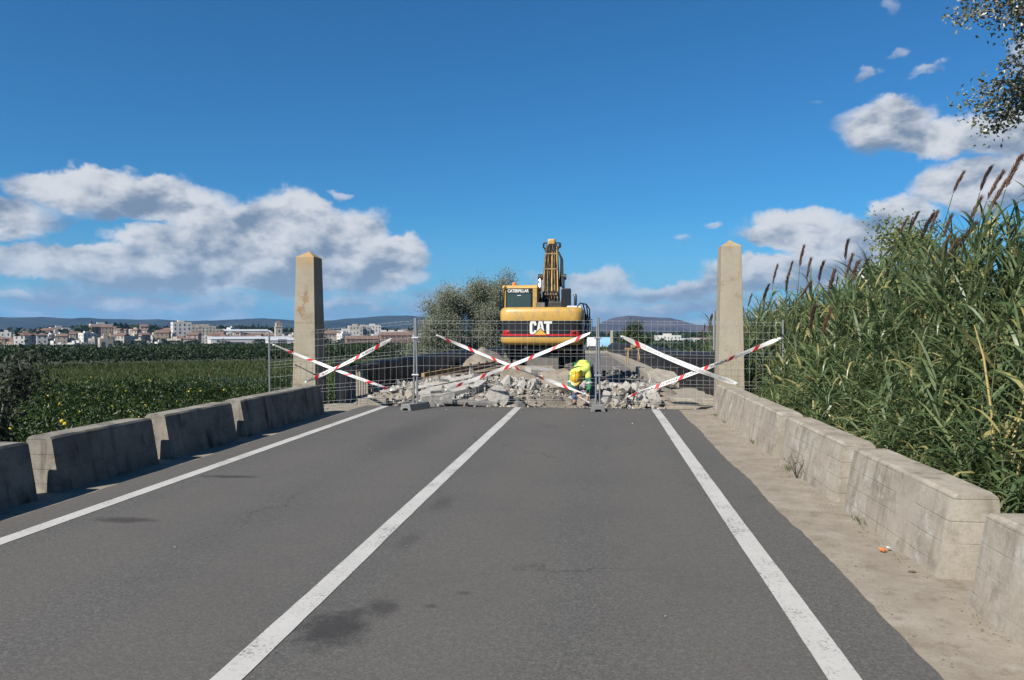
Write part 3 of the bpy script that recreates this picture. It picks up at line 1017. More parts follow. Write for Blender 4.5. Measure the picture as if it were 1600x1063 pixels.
foot(-7.30, 16.25, -.40, 'concrete fence foot on the slope behind the left barrier', 0)
# clamps joining the panels
for x, y in ((-3.86, 15.80), (-.05, 16.02)):
    for z in (.72, 1.5):
        o = MB().box((-.075, -.035, -.02), (.075, .03, .02)).build('fence_clamp', M['galv'], None, bevel=.006, loc=(x, y, z))
        tag(o, 'small steel clamp joining the left pair of fence posts' if x < -1 else 'small steel clamp joining the fence posts beside the worker', 'clamp', 'clamps on the fence posts')

# ------------------------------------------------------------------ barrier tape
_font_cache = {}
def text_mesh(s, bold=.02, res=3):
    key = (s, bold, res)
    if key in _font_cache: return _font_cache[key]
    cu = bpy.data.curves.new('text', 'FONT')
    cu.body = s
    cu.size = 1.0
    cu.offset = bold
    cu.resolution_u = res
    cu.fill_mode = 'BOTH'
    o = bpy.data.objects.new('text', cu)
    col.objects.link(o)
    dg = bpy.context.evaluated_depsgraph_get()
    me = bpy.data.meshes.new_from_object(o.evaluated_get(dg))
    bpy.data.objects.remove(o)
    bpy.data.curves.remove(cu)
    V = np.empty(len(me.vertices) * 3)
    me.vertices.foreach_get('co', V)
    V = V.reshape(-1, 3)
    F = [tuple(p.vertices) for p in me.polygons]
    bpy.data.meshes.remove(me)
    mn, mx = V.min(0), V.max(0)
    V = (V - mn)[:, :2]
    _font_cache[key] = (V, F, mx[0] - mn[0], mx[1] - mn[1])
    return _font_cache[key]

def tape(i0, s0, z0, i1, s1, z1, label, reds, red_slant=.05, width=.080, lettering=None, letter_mat='tape_blk', sag=.03, twist=None, red_mat='tape_red', out=.05, red_w=.10, flip=1):
    a = fence_pt(i0, s0, z0)
    b_ = fence_pt(i1, s1, z1)
    d = (b_ - a)
    L = d.length
    d.normalize()
    nrm = Vector((d.y, -d.x, 0)).normalized()
    if nrm.y > 0: nrm = -nrm
    up0 = nrm.cross(d).normalized()
    if up0.z < 0: up0 = -up0
    def frame(u):
        s = u / L
        c = a + d * u + Vector((0, 0, -sag * 4 * s * (1 - s))) + nrm * (out + .012 * math.sin(u * 4.1))
        ang = (twist(s) if twist else .35 * math.sin(s * 9 + 1)) + .3 * math.sin(u * 2.3 + L) + .15 * math.sin(u * 7.1)
        upv = up0 * math.cos(ang) + nrm * math.sin(ang)
        nn = nrm * math.cos(ang) - up0 * math.sin(ang)
        return c, upv, nn
    def P(u, v, o=0.0):
        c, upv, nn = frame(u)
        wd = width * (.45 + .55 * min(1, min(u, L - u) / .18)) if min(u, L - u) < .18 else width
        return tuple(c + upv * (v - .5) * wd + nn * o)
    t = thing('barrier_tape', label, 'barrier tape', (0, 0, 0), 0, 'barrier tapes crossed on the fence')
    n = 48
    mb = MB()
    for k in range(n + 1):
        u = L * k / n
        mb.v += [P(u, 0), P(u, .5, .002), P(u, 1)]
    for k in range(n):
        q = 3 * k
        mb.f += [(q, q + 3, q + 4, q + 1), (q + 1, q + 4, q + 5, q + 2)]
    mb.build('film', M['tape'], t, smooth=True)
    for r in reds:
        u = r * L
        rb = MB()
        m_ = 4
        for k in range(m_ + 1):
            v = k / m_
            sl = (v - .5) * 2 * red_slant
            rb.v += [P(u + sl, v, .004), P(u + sl + red_w / 2, v, .0045), P(u + sl + red_w, v, .004)]
        for k in range(m_):
            q = 3 * k
            rb.f += [(q, q + 1, q + 4, q + 3), (q + 1, q + 2, q + 5, q + 4)]
        rb.build('red_stripe', M[red_mat], t)
    if lettering:
        txt, spans = lettering
        Vt, Ft, w, h = text_mesh(txt, .028)
        for (ua, ub, lm) in spans:
            ua, ub = ua * L, ub * L
            lb = MB()
            for (x, y) in Vt:
                fx, fy = x / w, y / h
                lb.v.append(P(ua + (ub - ua) * fx, .24 + .52 * fy, .004))
            lb.f = [tuple(q) for q in Ft]
            link('lettering', lb.mesh('lettering', M[lm]), t)
    # knot at each end
    for u in (0, L):
        MB().tube([Vector(P(u, .3)), Vector(P(u, .5, .01)), Vector(P(u, .75))], [.012, .026, .012], 7).build('knot', M['tape'], t, smooth=True)
    return t
TW = lambda k, p: (lambda s: k * math.sin(s * p + .6))
tape(0, .05, 1.63, 0, .85, .45, 'thin red and white tape falling from the left fence post towards the rubble', [.13, .30, .62, .80, .93], width=.062, twist=TW(.7, 7), lettering=('GUEROLA', [(.66, .77, 'tape_grey')]))
tape(0, .276, .76, 0, .85, 1.52, 'lettered tape rising to the right past the foot of the left obelisk', [.11, .355, .585, .82], lettering=('GUEROLA', [(.01, .10, 'tape_grey'), (.195, .345, 'tape_blk'), (.435, .575, 'tape_blk'), (.665, .80, 'tape_blk'), (.90, .98, 'tape_grey')]), out=.065)
tape(1, .123, 1.557, 1, .93, .345, 'twisted red and white tape falling from left to right onto the hunched worker', [.06, .215, .37, .53, .69, .85], width=.068, twist=TW(.8, 11), red_slant=-.05)
tape(1, .17, .42, 1, .96, 1.61, 'red and white tape rising to the right in front of the excavator', [.08, .245, .41, .575, .735, .90], width=.07, twist=TW(.6, 6), out=.065)
tape(2, .13, 1.543, 2, .745, .62, 'broad faded tape falling from the worker side to the right barrier', [.12], width=.105, sag=.05, lettering=('GUEROLA', [(.18, .34, 'tape_grey'), (.41, .56, 'tape_grey'), (.63, .78, 'tape_grey'), (.84, .97, 'tape_grey')]), red_slant=-.05, out=.065)
T5 = [o for o in bpy.data.objects if o.name.startswith('barrier_tape')][-1]
tape(2, .17, .31, 2, .975, 1.56, 'lettered tape rising across the foot of the pale right obelisk', [.015, .175, .335, .495, .66, .825], lettering=('GUEROLA', [(.045, .165, 'tape_blk'), (.215, .33, 'tape_blk'), (.375, .488, 'tape_blk'), (.535, .65, 'tape_blk'), (.70, .80, 'tape_grey')]))

# ------------------------------------------------------------------ rubble
def hull_mesh(name, m, n, sx, sy, sz, seed, flat=0.0, rough=.0):
    g = random.Random(seed)
    bm = bmesh.new()
    for _ in range(n):
        v = Vector((g.gauss(0, 1), g.gauss(0, 1), g.gauss(0, 1)))
        v.normalize()
        r = g.uniform(.72, 1.0)
        q = [max(-.8, min(.8, c * r * 1.15)) for c in v]
        bm.verts.new((q[0] * sx, q[1] * sy, q[2] * sz))
    res = bmesh.ops.convex_hull(bm, input=bm.verts)
    bmesh.ops.delete(bm, geom=[e for e in res['geom_interior'] if isinstance(e, bmesh.types.BMVert)], context='VERTS')
    bmesh.ops.dissolve_limit(bm, angle_limit=R(14), verts=bm.verts, edges=bm.edges)
    bmesh.ops.triangulate(bm, faces=bm.faces)
    me = bpy.data.meshes.new(name)
    bm.to_mesh(me)
    bm.free()
    me.materials.append(m)
    return me

def mound(x, y):
    """height of the rubble heap above the deck"""
    def bell(cx, cy, rx, ry, h):
        d = ((x - cx) / rx) ** 2 + ((y - cy) / ry) ** 2
        return h * max(0.0, 1 - d) ** .8
    z = max(bell(-3.1, 18.5, 1.6, 1.75, .62), bell(-2.0, 18.6, 1.3, 1.8, .58), bell(-4.4, 18.6, 1.3, 1.9, .45), bell(-1.25, 19.3, 1.0, 1.5, .48),
            bell(.55, 18.4, 1.1, 1.6, .40), bell(1.2, 18.6, .9, 1.7, .44), bell(-.2, 19.8, 1.2, 1.5, .34), bell(-5.2, 18.9, .9, 1.6, .18), bell(1.75, 20.6, .6, 1.0, .30))
    z *= .86
    return z + .05 * noise.noise(Vector((x * 2.2, y * 2.2, 3))) * (1 if z > .05 else .3)
V, F = [], []
gx, gy = 110, 64
for j in range(gy + 1):
    for i in range(gx + 1):
        x = -6.1 + 8.6 * i / gx
        y = 16.55 + 5.6 * j / gy
        z = mound(x, y) - .07 + .03 * noise.fractal(Vector((x * 3, y * 3, 8)), 1, 2, 4)
        V.append((x, y, z - .14 * (1 if j in (0, gy) or i in (0, gx) else 0)))
for j in range(gy):
    for i in range(gx):
        q = j * (gx + 1) + i
        F.append((q, q + 1, q + gx + 2, q + gx + 1))
struct(link('rubble_ground', np_mesh('rubble_ground', V, F, M['soil'], True)))

cm = []
for i in range(14):
    g = random.Random(500 + i)
    cm.append(hull_mesh('concrete_chunk', M[('chunk', 'chunk', 'chunk_b', 'chunk', 'chunk_d')[i % 5]], g.choice((9, 11, 13, 16)), 1, g.uniform(.65, 1), g.uniform(.45, .85), 900 + i))
# larger chunks one by one, biggest on the side facing the road
rg = random.Random(21)
placed = []
def in_worker(x, y): return -1.5 < x < -.12 and y < 18.2
def in_slab(x, y): return x > 1.3 and y > 16.95 and y < 20.3
tries = 0
while len(placed) < 290 and tries < 20000:
    tries += 1
    x = rg.uniform(-5.6, 1.75)
    y = rg.choice((rg.uniform(16.66, 18.4), rg.uniform(16.66, 17.4), rg.uniform(17, 20.3)))
    if in_worker(x, y) or in_slab(x, y): continue
    if mound(x, y) < .03 and not (y < 17.2 and (x < -1.4 or x > .1)): continue
    if x < -4.6 and rg.random() < .5: continue
    if -1.9 < x < -1.2 and y < 18 and rg.random() < .6: continue
    s = rg.choice((.075, .09, .10, .12, .14, .17, .21)) * rg.uniform(.85, 1.2)
    if y < 16.85: s *= .75
    if any((x - a) ** 2 + (y - b_) ** 2 < (.62 * (s + c)) ** 2 for a, b_, c in placed): continue
    placed.append((x, y, s))
for i, (x, y, s) in enumerate(placed):
    o = link('concrete_chunk', cm[rg.randrange(len(cm))], None, (x, y, mound(x, y) - .05 + s * rg.uniform(.2, .5)))
    o.rotation_euler = (rg.uniform(0, 6.3), rg.uniform(0, 6.3), rg.uniform(0, 6.3))
    o.scale = (s, s * rg.uniform(.8, 1.15), s * rg.uniform(.75, 1.1))
    big = 'big' if s > .17 else 'mid-sized' if s > .115 else 'small'
    tone = {'broken_concrete': 'pale', 'broken_concrete_tan': 'tan', 'broken_concrete_grey': 'grey'}[o.data.materials[0].name]
    side = ('at the left end of the heap' if x < -4.3 else 'behind the left footing block' if x < -3.3 else 'near the round concrete disc' if x < -2.2 and x > -2.9 else 'below the dozer blade' if x < -1.3 and x > -2.3 else 'between long slab and disc' if x < -2.2 else 'beside the worker' if x < .2 else 'right of the posts by the worker' if x < .9 else 'by the right pavement slab')
    row = 'at the front foot' if y < 16.95 else 'low on the front slope' if y < 17.6 else 'halfway up' if y < 18.4 else 'on the crest' if y < 19.2 else 'on the back slope'
    tag(o, f'{big} {tone} concrete chunk {row}, {side}', 'rubble chunk', 'broken concrete lumps in the rubble heap')
# small rubble as one mass
Vs, Fs = [], []
o_ = 0
small = []
for i in range(10):
    me = hull_mesh('tmp', M['chunk'], 8, 1, .8, .65, 1300 + i)
    v = np.empty(len(me.vertices) * 3); me.vertices.foreach_get('co', v)
    small.append((v.reshape(-1, 3), np.array([tuple(p.vertices) for p in me.polygons])))
    bpy.data.meshes.remove(me)
def small_rubble(name, n, x0, x1, y0, y1, smin, smax, m, ok):
    parts = []
    k = 0
    while k < n:
        x, y = rg.uniform(x0, x1), rg.uniform(y0, y1)
        if not ok(x, y):
            n -= .2
            continue
        k += 1
        v, f = small[rg.randrange(10)]
        s = smin + (smax - smin) * rg.random() ** 2
        rot = np.array(Matrix.Rotation(rg.uniform(0, 6.3), 3, Vector((rg.gauss(0, 1), rg.gauss(0, 1), rg.gauss(0, 1))).normalized()))
        z = max(mound(x, y) - .06, -.05 if y < 22.2 else deck_z(y) - .09)
        parts.append((v @ rot.T * s + np.array((x, y, z + s * .35)), f))
    V, F = cat_vf(parts)
    return stuff(link(name, np_mesh(name, V, F, m)))
small_rubble('rubble', 2600, -5.7, 2.0, 16.6, 20.6, .025, .075, M['chunk'], lambda x, y: not (-1.25 < x < -.2 and 16.9 < y < 17.9) and not in_slab(x, y) and (mound(x, y) > .02 or rg.random() < .25))
small_rubble('rubble', 700, -5.7, 2.3, 16.5, 21.5, .02, .06, M['chunk_b'], lambda x, y: not in_slab(x, y))
small_rubble('rubble', 900, -5.6, 2.0, 20.5, 34, .03, .13, M['chunk_d'], lambda x, y: True)
small_rubble('gravel', 160, 1.2, 2.3, 15.2, 17.0, .012, .035, M['chunk_b'], lambda x, y: x + (y - 15) * .25 > 1.62 and rg.random() < .8)

def special(name, me, loc, rot, sc_, label, cat='rubble chunk'):
    o = link(name, me, None, loc)
    o.rotation_euler = tuple(R(a) for a in rot)
    o.scale = sc_
    return tag(o, label, cat)
disc = MB().tube([(0, -.045, 0), (0, .045, 0)], .5, 18).mesh('concrete_disc', M['chunk'], bevel=.01)
special('concrete_disc', disc, (-2.24, 16.9, .20), (8, 20, -12), (.52, 1.1, .48), 'round pale concrete disc standing on edge at the front of the rubble')
# beams and slabs in the heap
def slab(name, pts, th, m, loc, rot, label, cat='slab', bev=.012):
    o = MB().prism(pts, 'z', -th / 2, th / 2).build(name, M[m], None, bevel=bev, loc=loc)
    o.rotation_euler = tuple(R(a) for a in rot)
    return tag(o, label, cat)
slab('concrete_slab', [(-.8, -.22), (-.3, -.33), (.55, -.25), (.85, .05), (.5, .3), (-.4, .27), (-.85, .08)], .20, 'chunk', (-3.35, 17.35, .27), (14, -9, 24), 'long broken concrete slab lying tilted, just behind the left fence foot')
slab('concrete_slab', [(-.26, -.18), (.2, -.24), (.27, .13), (.05, .22), (-.3, .15)], .12, 'chunk_d', (-3.5, 16.95, .13), (62, 4, 12), 'grey concrete slab leaning upright behind the left fence foot')
slab('concrete_slab', [(-.36, -.26), (.22, -.3), (.42, 0), (.3, .28), (-.17, .32), (-.44, .1)], .10, 'chunk_b', (1.62, 20.0, .44), (34, 8, 10), 'tan broken slab tilted on the heap by the right pavement')
slab('concrete_slab', [(-.65, -.1), (.6, -.14), (.66, .12), (-.6, .14)], .09, 'chunk_d', (-2.86, 16.85, .06), (6, 3, 4), 'flat grey slab sunk at the foot of the rubble, left of the disc')
slab('concrete_slab', [(-.7, -.42), (.72, -.4), (.7, .42), (-.66, .4)], .34, 'soil', (-1.95, 20.1, .30), (74, 2, 6), 'brown concrete slab face standing behind the heap, under the excavator')
slab('dirt_slab', [(-.55, -.34), (.4, -.42), (.62, -.02), (.36, .4), (-.3, .38)], .22, 'soil', (-1.12, 18.6, .40), (28, -8, 14), 'sandy block of road base tilted beside the worker')
slab('concrete_slab', [(-.3, -.2), (.3, -.24), (.34, .15), (-.1, .24), (-.36, .1)], .16, 'oldconc', (-5.05, 16.72, .06), (0, 0, 12), 'small squarish concrete block on the ground near the left obelisk')
slab('concrete_slab', [(-.42, -.2), (.3, -.24), (.4, .15), (-.1, .24), (-.46, .1)], .14, 'chunk', (-1.45, 19.4, .62), (10, 6, 30), 'pale slab lying on top of the heap below the excavator')
def beam(pts, r, m, label, name='timber_beam', cat='beam', square=True):
    o = MB().tube(pts, r, 4 if square else 8).build(name, M[m], None, bevel=.008)
    return tag(o, label, cat)
beam([(-4.25, 17.5, .30), (-3.0, 18.1, .56)], .075, 'chunk', 'broken concrete beam lying across the left end of the heap', 'concrete_beam')
beam([(-5.3, 18.1, .15), (-3.4, 18.9, .42)], .06, 'chunk_b', 'thin broken beam at the far left of the heap below the netting', 'concrete_beam')
beam([(-4.6, 17.0, .08), (-2.9, 17.5, .46)], .035, 'timber', 'thin timber pole sticking up out of the rubble, left of the slab')
beam([(-4.4, 19.5, .42), (-2.5, 20.8, .62)], .05, 'timber', 'weathered timber lying over the back of the heap')
# long planks and steel ladder edge on the left pavement
for i, (x, dx_, z, m, lb) in enumerate(((-4.55, 1.7, .26, 'timber', 'weathered plank on the left pavement, nearest the road middle'), (-4.9, 1.6, .30, 'rust', 'rusty steel section lying along the left pavement'), (-5.15, 1.5, .20, 'timber', 'weathered plank on the left pavement, nearest the netting'))):
    mb = MB()
    mb.loft([[(-.09, 0, -.03), (.09, 0, -.03), (.09, 0, .03), (-.09, 0, .03)], [(-.09 + dx_, 15, .05), (.09 + dx_, 15, .05), (.09 + dx_, 15, .12), (-.09 + dx_, 15, .12)]])
    o = mb.build('plank', M[m], None, bevel=.006, loc=(x, 21.3, z))
    tag(o, lb, 'plank')
t = thing('form_rail', 'long yellow timber rail with steel pegs lying above the rubble, left of the excavator', 'rail', (-5.2, 22.2, .34))
MB().loft([[(-.05, 0, -.06), (.05, 0, -.06), (.05, 0, .06), (-.05, 0, .06)], [(1.75, 15.5, .0), (1.85, 15.5, .0), (1.85, 15.5, .12), (1.75, 15.5, .12)]]).build('rail', M['timber_y'], t, bevel=.006)
for k in range(14):
    f = (k + .5) / 14
    MB().box((-.03, -.06, .06), (.03, .06, .12)).build('peg', M['blackdust'], t, bevel=.004, loc=(1.8 * f, 15.5 * f, .06 * f))
# earth pile further along the left pavement
V, F = [], []
for j in range(25):
    for i in range(25):
        a, b_ = i / 24 * 2 - 1, j / 24 * 2 - 1
        h = 1.0 * max(0, 1 - (a * a + b_ * b_) ** .6) * (1 + .25 * noise.noise(Vector((a * 3, b_ * 3, 2))))
        V.append((-4.75 + a * 1.3, 31.5 + b_ * 2.4, .0 + h - .04))
for j in range(24):
    for i in range(24):
        q = j * 25 + i
        F.append((q, q + 1, q + 26, q + 25))
stuff(link('sand_heap', np_mesh('sand_heap', V, F, M['soil'], True)))

# trestle on the right pavement
t = thing('sawhorse', 'small yellow timber trestle against the right netting', 'sawhorse', (1.62, 38.5, .10), R(10))
MB().box((-.42, -.05, .62), (.42, .05, .70)).build('top_beam', M['timber_y'], t, bevel=.005)
for sx in (-.25, .25):
    for sy in (-1, 1):
        MB().tube([(sx, sy * .02, .66), (sx * 1.2, sy * .24, 0)], .03, 4).build('leg', M['timber_y'], t)
MB().box((-.12, -.12, .70), (.10, .10, .86)).build('paint_can', M['timber_y'], t, bevel=.03)

# ------------------------------------------------------------------ excavator
ex = thing('wheeled_excavator', 'yellow wheeled excavator seen from behind, working on the bridge deck', 'excavator', (-1.72, 24.8, -.02))
def plan(inset, y_front=-1.25, n=7):
    """rear plan of the counterweight: gently bowed back, rounded corners (local coordinates)"""
    W2 = 1.235 - inset
    rc = .30
    yb = -2.4 + inset
    pts = []
    for k in range(-8, 9):
        x = (W2 - rc) * k / 8
        pts.append((x, yb + .09 * (x / W2) ** 2))
    yc = yb + .09 * ((W2 - rc) / W2) ** 2
    right = [((W2 - rc) + rc * math.sin(PI / 2 * k / n), yc + rc - rc * math.cos(PI / 2 * k / n)) for k in range(1, n + 1)]
    left = [(-p[0], p[1]) for p in reversed(right)]
    return left[:] + pts + right + [(W2, y_front), (-W2, y_front)]
def body(levels, yf=-1.25):
    return MB().loft([[(x, y, z) for x, y in plan(i, yf)] for z, i in levels])
def rear_y(x, inset=0.02):
    W2 = 1.235 - inset
    rc = .30
    ax = abs(x)
    yb = -2.4 + inset
    if ax <= W2 - rc: return yb + .09 * (x / W2) ** 2
    yc = yb + .09 * ((W2 - rc) / W2) ** 2
    s = min(1, (ax - (W2 - rc)) / rc)
    return yc + rc - rc * math.sqrt(1 - s * s)
cw = body([(1.965, .0), (2.0, -.004), (2.22, -.004), (2.30, .02), (2.345, .06), (2.365, .13), (2.372, .3)]).build('counterweight', M['yellow'], ex, smooth=True)
body([(1.24, .16), (1.26, .08), (1.31, .02), (1.38, -.004), (1.485, 0)]).build('counterweight_base', M['yellow'], cw, smooth=True)
body([(1.485, .022), (1.965, .022)]).build('rear_band', M['black'], cw, smooth=True)
def decal(poly, m, name, off=.006, inset=.022, sub=10):
    """flat print wrapped onto the curved band; poly in (x,z)"""
    bm = bmesh.new()
    bv = [bm.verts.new((x, 0, z)) for x, z in poly]
    for tri in tessellate_polygon([[Vector((x, z, 0)) for x, z in poly]]):
        bm.faces.new([bv[k] for k in tri])
    bmesh.ops.subdivide_edges(bm, edges=bm.edges, cuts=1)
    for v in bm.verts: v.co.y = rear_y(v.co.x, inset) - off
    bmesh.ops.recalc_face_normals(bm, faces=bm.faces)
    if sum(q.normal.y for q in bm.faces) > 0: bmesh.ops.reverse_faces(bm, faces=bm.faces)
    me = bpy.data.meshes.new(name)
    bm.to_mesh(me)
    bm.free()
    me.materials.append(M[m])
    return link(name, me, cw)
band = []
N_ = 36
mb = MB()
for k in range(N_ + 1):
    x = -1.205 + 2.41 * k / N_
    x = max(-1.212, min(1.212, x))
    mb.v += [(x, rear_y(x) - .005, 1.525), (x, rear_y(x) - .005, 1.572)]
mb.f = [(2 * k, 2 * k + 2, 2 * k + 3, 2 * k + 1) for k in range(N_)]
mb.build('red_stripe', M['decal_red'], cw)
for s in (-1, 1):
    decal([(s * 1.0 - .16, 1.585), (s * 1.0 + .13, 1.585), (s * 1.0 + .10, 1.64), (s * 1.0 + .04, 1.685), (s * 1.0 - .12, 1.685)], 'lamp_red', 'tail_lamp', .02)
    MB().box((s * .95 - .05, rear_y(.95) - .03, 1.60), (s * .95 + .05, rear_y(.95) + .02, 1.65)).build('lamp_housing', M['black'], cw, bevel=.01)
# lettering C A T with the triangle (heavy block capitals)
Z0, HT = 1.555, .40
def sc2(p, x0, w): return [(x0 + u * w, Z0 + v * HT) for u, v in p]
C_ = [(.30, 0), (.72, 0), (.90, .05), (1, .18), (1, .32), (.64, .32), (.64, .24), (.58, .18), (.46, .18), (.38, .25), (.38, .75), (.46, .82), (.58, .82), (.64, .76), (.64, .68), (1, .68), (1, .82), (.90, .95), (.72, 1), (.30, 1), (.10, .95), (0, .80), (0, .20), (.10, .05)]
A_ = [(0, 0), (.32, 0), (.40, .27), (.60, .27), (.68, 0), (1, 0), (.70, 1), (.30, 1)]
A_hole = None
T_ = [(.32, 0), (.68, 0), (.68, .80), (1, .80), (1, 1), (0, 1), (0, .80), (.32, .80)]
XL = -.335
decal(sc2(C_, XL, .195), 'decal_white', 'letter')
decal([(XL + .185 + u * .26, Z0 + v * HT) for u, v in A_], 'decal_white', 'letter')
decal(sc2(T_, XL + .415, .235), 'decal_white', 'letter')
cxx = XL + .185 + .13
decal([(cxx - .225, Z0 - .012), (cxx + .225, Z0 - .012), (cxx, Z0 + .20)], 'black', 'emblem_edge', .009)
decal([(cxx - .185, Z0 - .004), (cxx + .185, Z0 - .004), (cxx, Z0 + .168)], 'decal_yel', 'emblem', .012)
decal([(cxx - .022, Z0 + .215), (cxx + .022, Z0 + .215), (cxx, Z0 + .33)], 'black', 'letter_counter', .009)

# upper deck
MB().box((-1.22, -1.26, 1.2), (1.22, .9, 1.62)).build('upper_frame', M['blackdust'], ex, bevel=.03)
MB().prism([(-1.3, 1.62), (.5, 1.62), (.5, 2.16), (.3, 2.28), (-1.3, 2.30)], 'x', .46, 1.2).build('engine_hood', M['yellow'], ex, bevel=.05, seg=3)
MB().prism([(-1.28, 2.30), (.2, 2.28), (.12, 2.43), (-1.2, 2.44)], 'x', .70, 1.14).build('hood_panel', M['vanwhite'], ex, bevel=.03)
MB().box((-.27, -1.28, 1.62), (.46, -.2, 2.30)).build('tank_cover', M['yellow_d'], ex, bevel=.04)
MB().box((-.24, -1.5, 2.372), (.04, -1.3, 2.53)).build('control_box', M['dusty'], ex, bevel=.01)
air = MB().box((.50, -.75, 2.3), (.80, -.30, 3.0)).build('air_cleaner', M['black'], ex, bevel=.03)
MB().tube([(.96, -1.15, 2.35), (.96, -1.15, 2.70), (.945, -1.10, 2.78)], [.045, .045, .05], 12).build('exhaust_pipe', M['black'], ex, smooth=True)
# right side rail, mirror and grilles
rail = MB()
for pts in ([(1.02, -1.75, 2.36), (1.12, -1.7, 2.50), (1.30, -1.4, 2.47), (1.38, -.6, 2.35), (1.40, -.2, 1.9)], [(1.30, -1.4, 2.47), (1.36, -1.3, 2.0), (1.36, -1.2, 1.5)], [(1.38, -.6, 2.35), (1.40, -.55, 1.5)], [(1.36, -1.3, 2.02), (1.40, -.2, 1.95)], [(1.2, -1.55, 2.49), (1.34, -1.3, 1.9)]):
    rail.tube(pts, .02, 8)
rail.build('handrail', M['black'], ex, smooth=True)
MB().box((1.24, -1.2, 1.4), (1.30, .5, 2.2)).build('side_grille', M['black'], ex, bevel=.02)
for k in range(7):
    MB().box((1.30, -1.1, 1.48 + k * .1), (1.315, .4, 1.53 + k * .1)).build('grille_slat', M['blackdust'], ex)
mir = MB().box((1.40, -.25, 1.62), (1.47, -.20, 2.05)).build('mirror', M['black'], ex, bevel=.02)
MB().box((1.41, -.262, 1.65), (1.46, -.256, 2.02)).build('mirror_glass', M['mirror'], mir)

# cab
cx0, cx1, cy0, cy1, cz0, cz1 = -1.36, -.27, -.55, 1.15, 1.45, 3.10
cab = MB().box((cx0, cy0, cz0), (cx1, cy1, 2.34)).build('cab', M['yellow'], ex, bevel=.03)
def post(a, b_, w=.05, m='yellow', nm='cab_pillar'):
    d = Vector(b_) - Vector(a)
    return MB().tube([a, b_], w, 4).build(nm, M[m], cab, bevel=.008)
for x in (cx0 + .05, cx1 - .09):
    MB().box((x - .05, cy0, 2.34), (x + (.05 if x < -.8 else .09), cy0 + .09, cz1 - .07)).build('cab_pillar', M['yellow'], cab, bevel=.015)
    MB().box((x - .04, cy1 - .3, 2.34), (x + .05, cy1 - .22, cz1 - .07)).build('cab_pillar', M['yellow'], cab, bevel=.015)
MB().prism([(cy0 - .02, cz1 - .09), (cy1 + .04, cz1 - .09), (cy1, cz1), (cy0 + .05, cz1 + .02)], 'x', cx0 - .02, cx1 + .02).build('roof', M['yellow'], cab, bevel=.03, seg=3)
MB().box((cx0 + .11, cy0 + .012, 2.36), (cx1 - .19, cy0 + .028, 2.86)).build('rear_window', M['glass'], cab)
MB().box((cx0 + .10, cy0 + .006, 2.86), (cx1 - .18, cy0 + .05, 3.02)).build('lettering_band', M['black'], cab)
for a, b_, c, d in ((cx0 + .095, cx0 + .125, 2.34, 2.88), (cx1 - .205, cx1 - .175, 2.34, 2.88)):
    MB().box((a, cy0 + .004, c), (b_, cy0 + .04, d)).build('window_seal', M['black'], cab)
MB().box((cx0 + .1, cy0 + .004, 2.325), (cx1 - .18, cy0 + .04, 2.365)).build('window_seal', M['black'], cab)
MB().box((cx0 + .006, cy0 + .12, 2.37), (cx0 + .02, cy1 - .32, 2.98)).build('side_window', M['glass'], cab)
MB().box((cx1 - .02, cy0 + .12, 2.37), (cx1 - .006, cy1 - .32, 2.98)).build('side_window', M['glass'], cab)
MB().box((cx0 + .1, cy1 - .03, 2.0), (cx1 - .1, cy1 - .012, 2.98)).build('windscreen', M['glass'], cab)
MB().prism([(-.1, 2.1), (.35, 2.1), (.35, 2.3), (.0, 2.3), (-.03, 2.78), (-.14, 2.78)], 'x', -1.08, -.6).build('operator_seat', M['black'], cab, bevel=.04)
MB().box((-.9, cy0 + .0, 2.78), (-.78, cy0 + .012, 2.80)).build('window_label', M['decal_white'], cab)
Vt, Ft, w, h = text_mesh('CATERPILLAR', .035)
lb = MB()
for (x, y) in Vt:
    lb.v.append((cx0 + .15 + x / w * .68, cy0 + .001, 2.885 + y / h * .105))
lb.f = [tuple(q) for q in Ft]
link('lettering', lb.mesh('lettering', M['decal_white']), cab)
MB().box((cx0 - .12, cy0 + .0, 2.33), (cx0 - .07, cy0 + .1, 2.95)).build('cab_mirror', M['black'], cab, bevel=.015)
MB().tube([(cx0, cy0 + .05, 2.9), (cx0 - .1, cy0 + .05, 2.88)], .012, 6).build('mirror_arm', M['black'], cab)
MB().tube([(-1.03, -.2, 3.12), (-1.03, -.2, 3.15), (-1.03, -.2, 3.2), (-1.03, -.2, 3.23)], [.06, .07, .065, .03], 12).build('beacon', M['beacon'], cab, smooth=True)
MB().tube([(cx0 + .0, cy0 - .03, 2.3), (cx0 + .0, cy0 - .06, 3.0), (cx0 + .1, cy0 - .02, 3.1)], .018, 8).build('grab_rail', M['black'], cab, smooth=True)
MB().tube([(cx1 + .06, cy0 - .2, 2.34), (cx1 + .06, cy0 - .2, 2.9)], .018, 8).build('grab_rail', M['black'], cab, smooth=True)

# boom: box section along a bent line, leaning away
boom_root = bpy.data.objects.new('boom', None)
bl = [(.30, 1.95, .42, .54), (.85, 2.75, .58, .57), (1.45, 3.42, .66, .54), (2.05, 4.00, .62, .49), (2.65, 4.42, .52, .44), (3.15, 4.64, .40, .38)]
rings = []
for k, (y, z, hgt, wd) in enumerate(bl):
    a = bl[max(0, k - 1)]
    b_ = bl[min(len(bl) - 1, k + 1)]
    d = Vector((0, b_[0] - a[0], b_[1] - a[1])).normalized()
    nrm = Vector((0, -d.z, d.y))
    c = Vector((.12 - .03 * k, y, z))
    rings.append([c + Vector((-wd / 2, 0, 0)) - nrm * hgt / 2, c + Vector((wd / 2, 0, 0)) - nrm * hgt / 2, c + Vector((wd / 2, 0, 0)) + nrm * hgt / 2, c + Vector((-wd / 2, 0, 0)) + nrm * hgt / 2])
boom = MB().loft(rings).build('boom', M['yellow_d'], ex, bevel=.025)
bpy.data.objects.remove(boom_root)
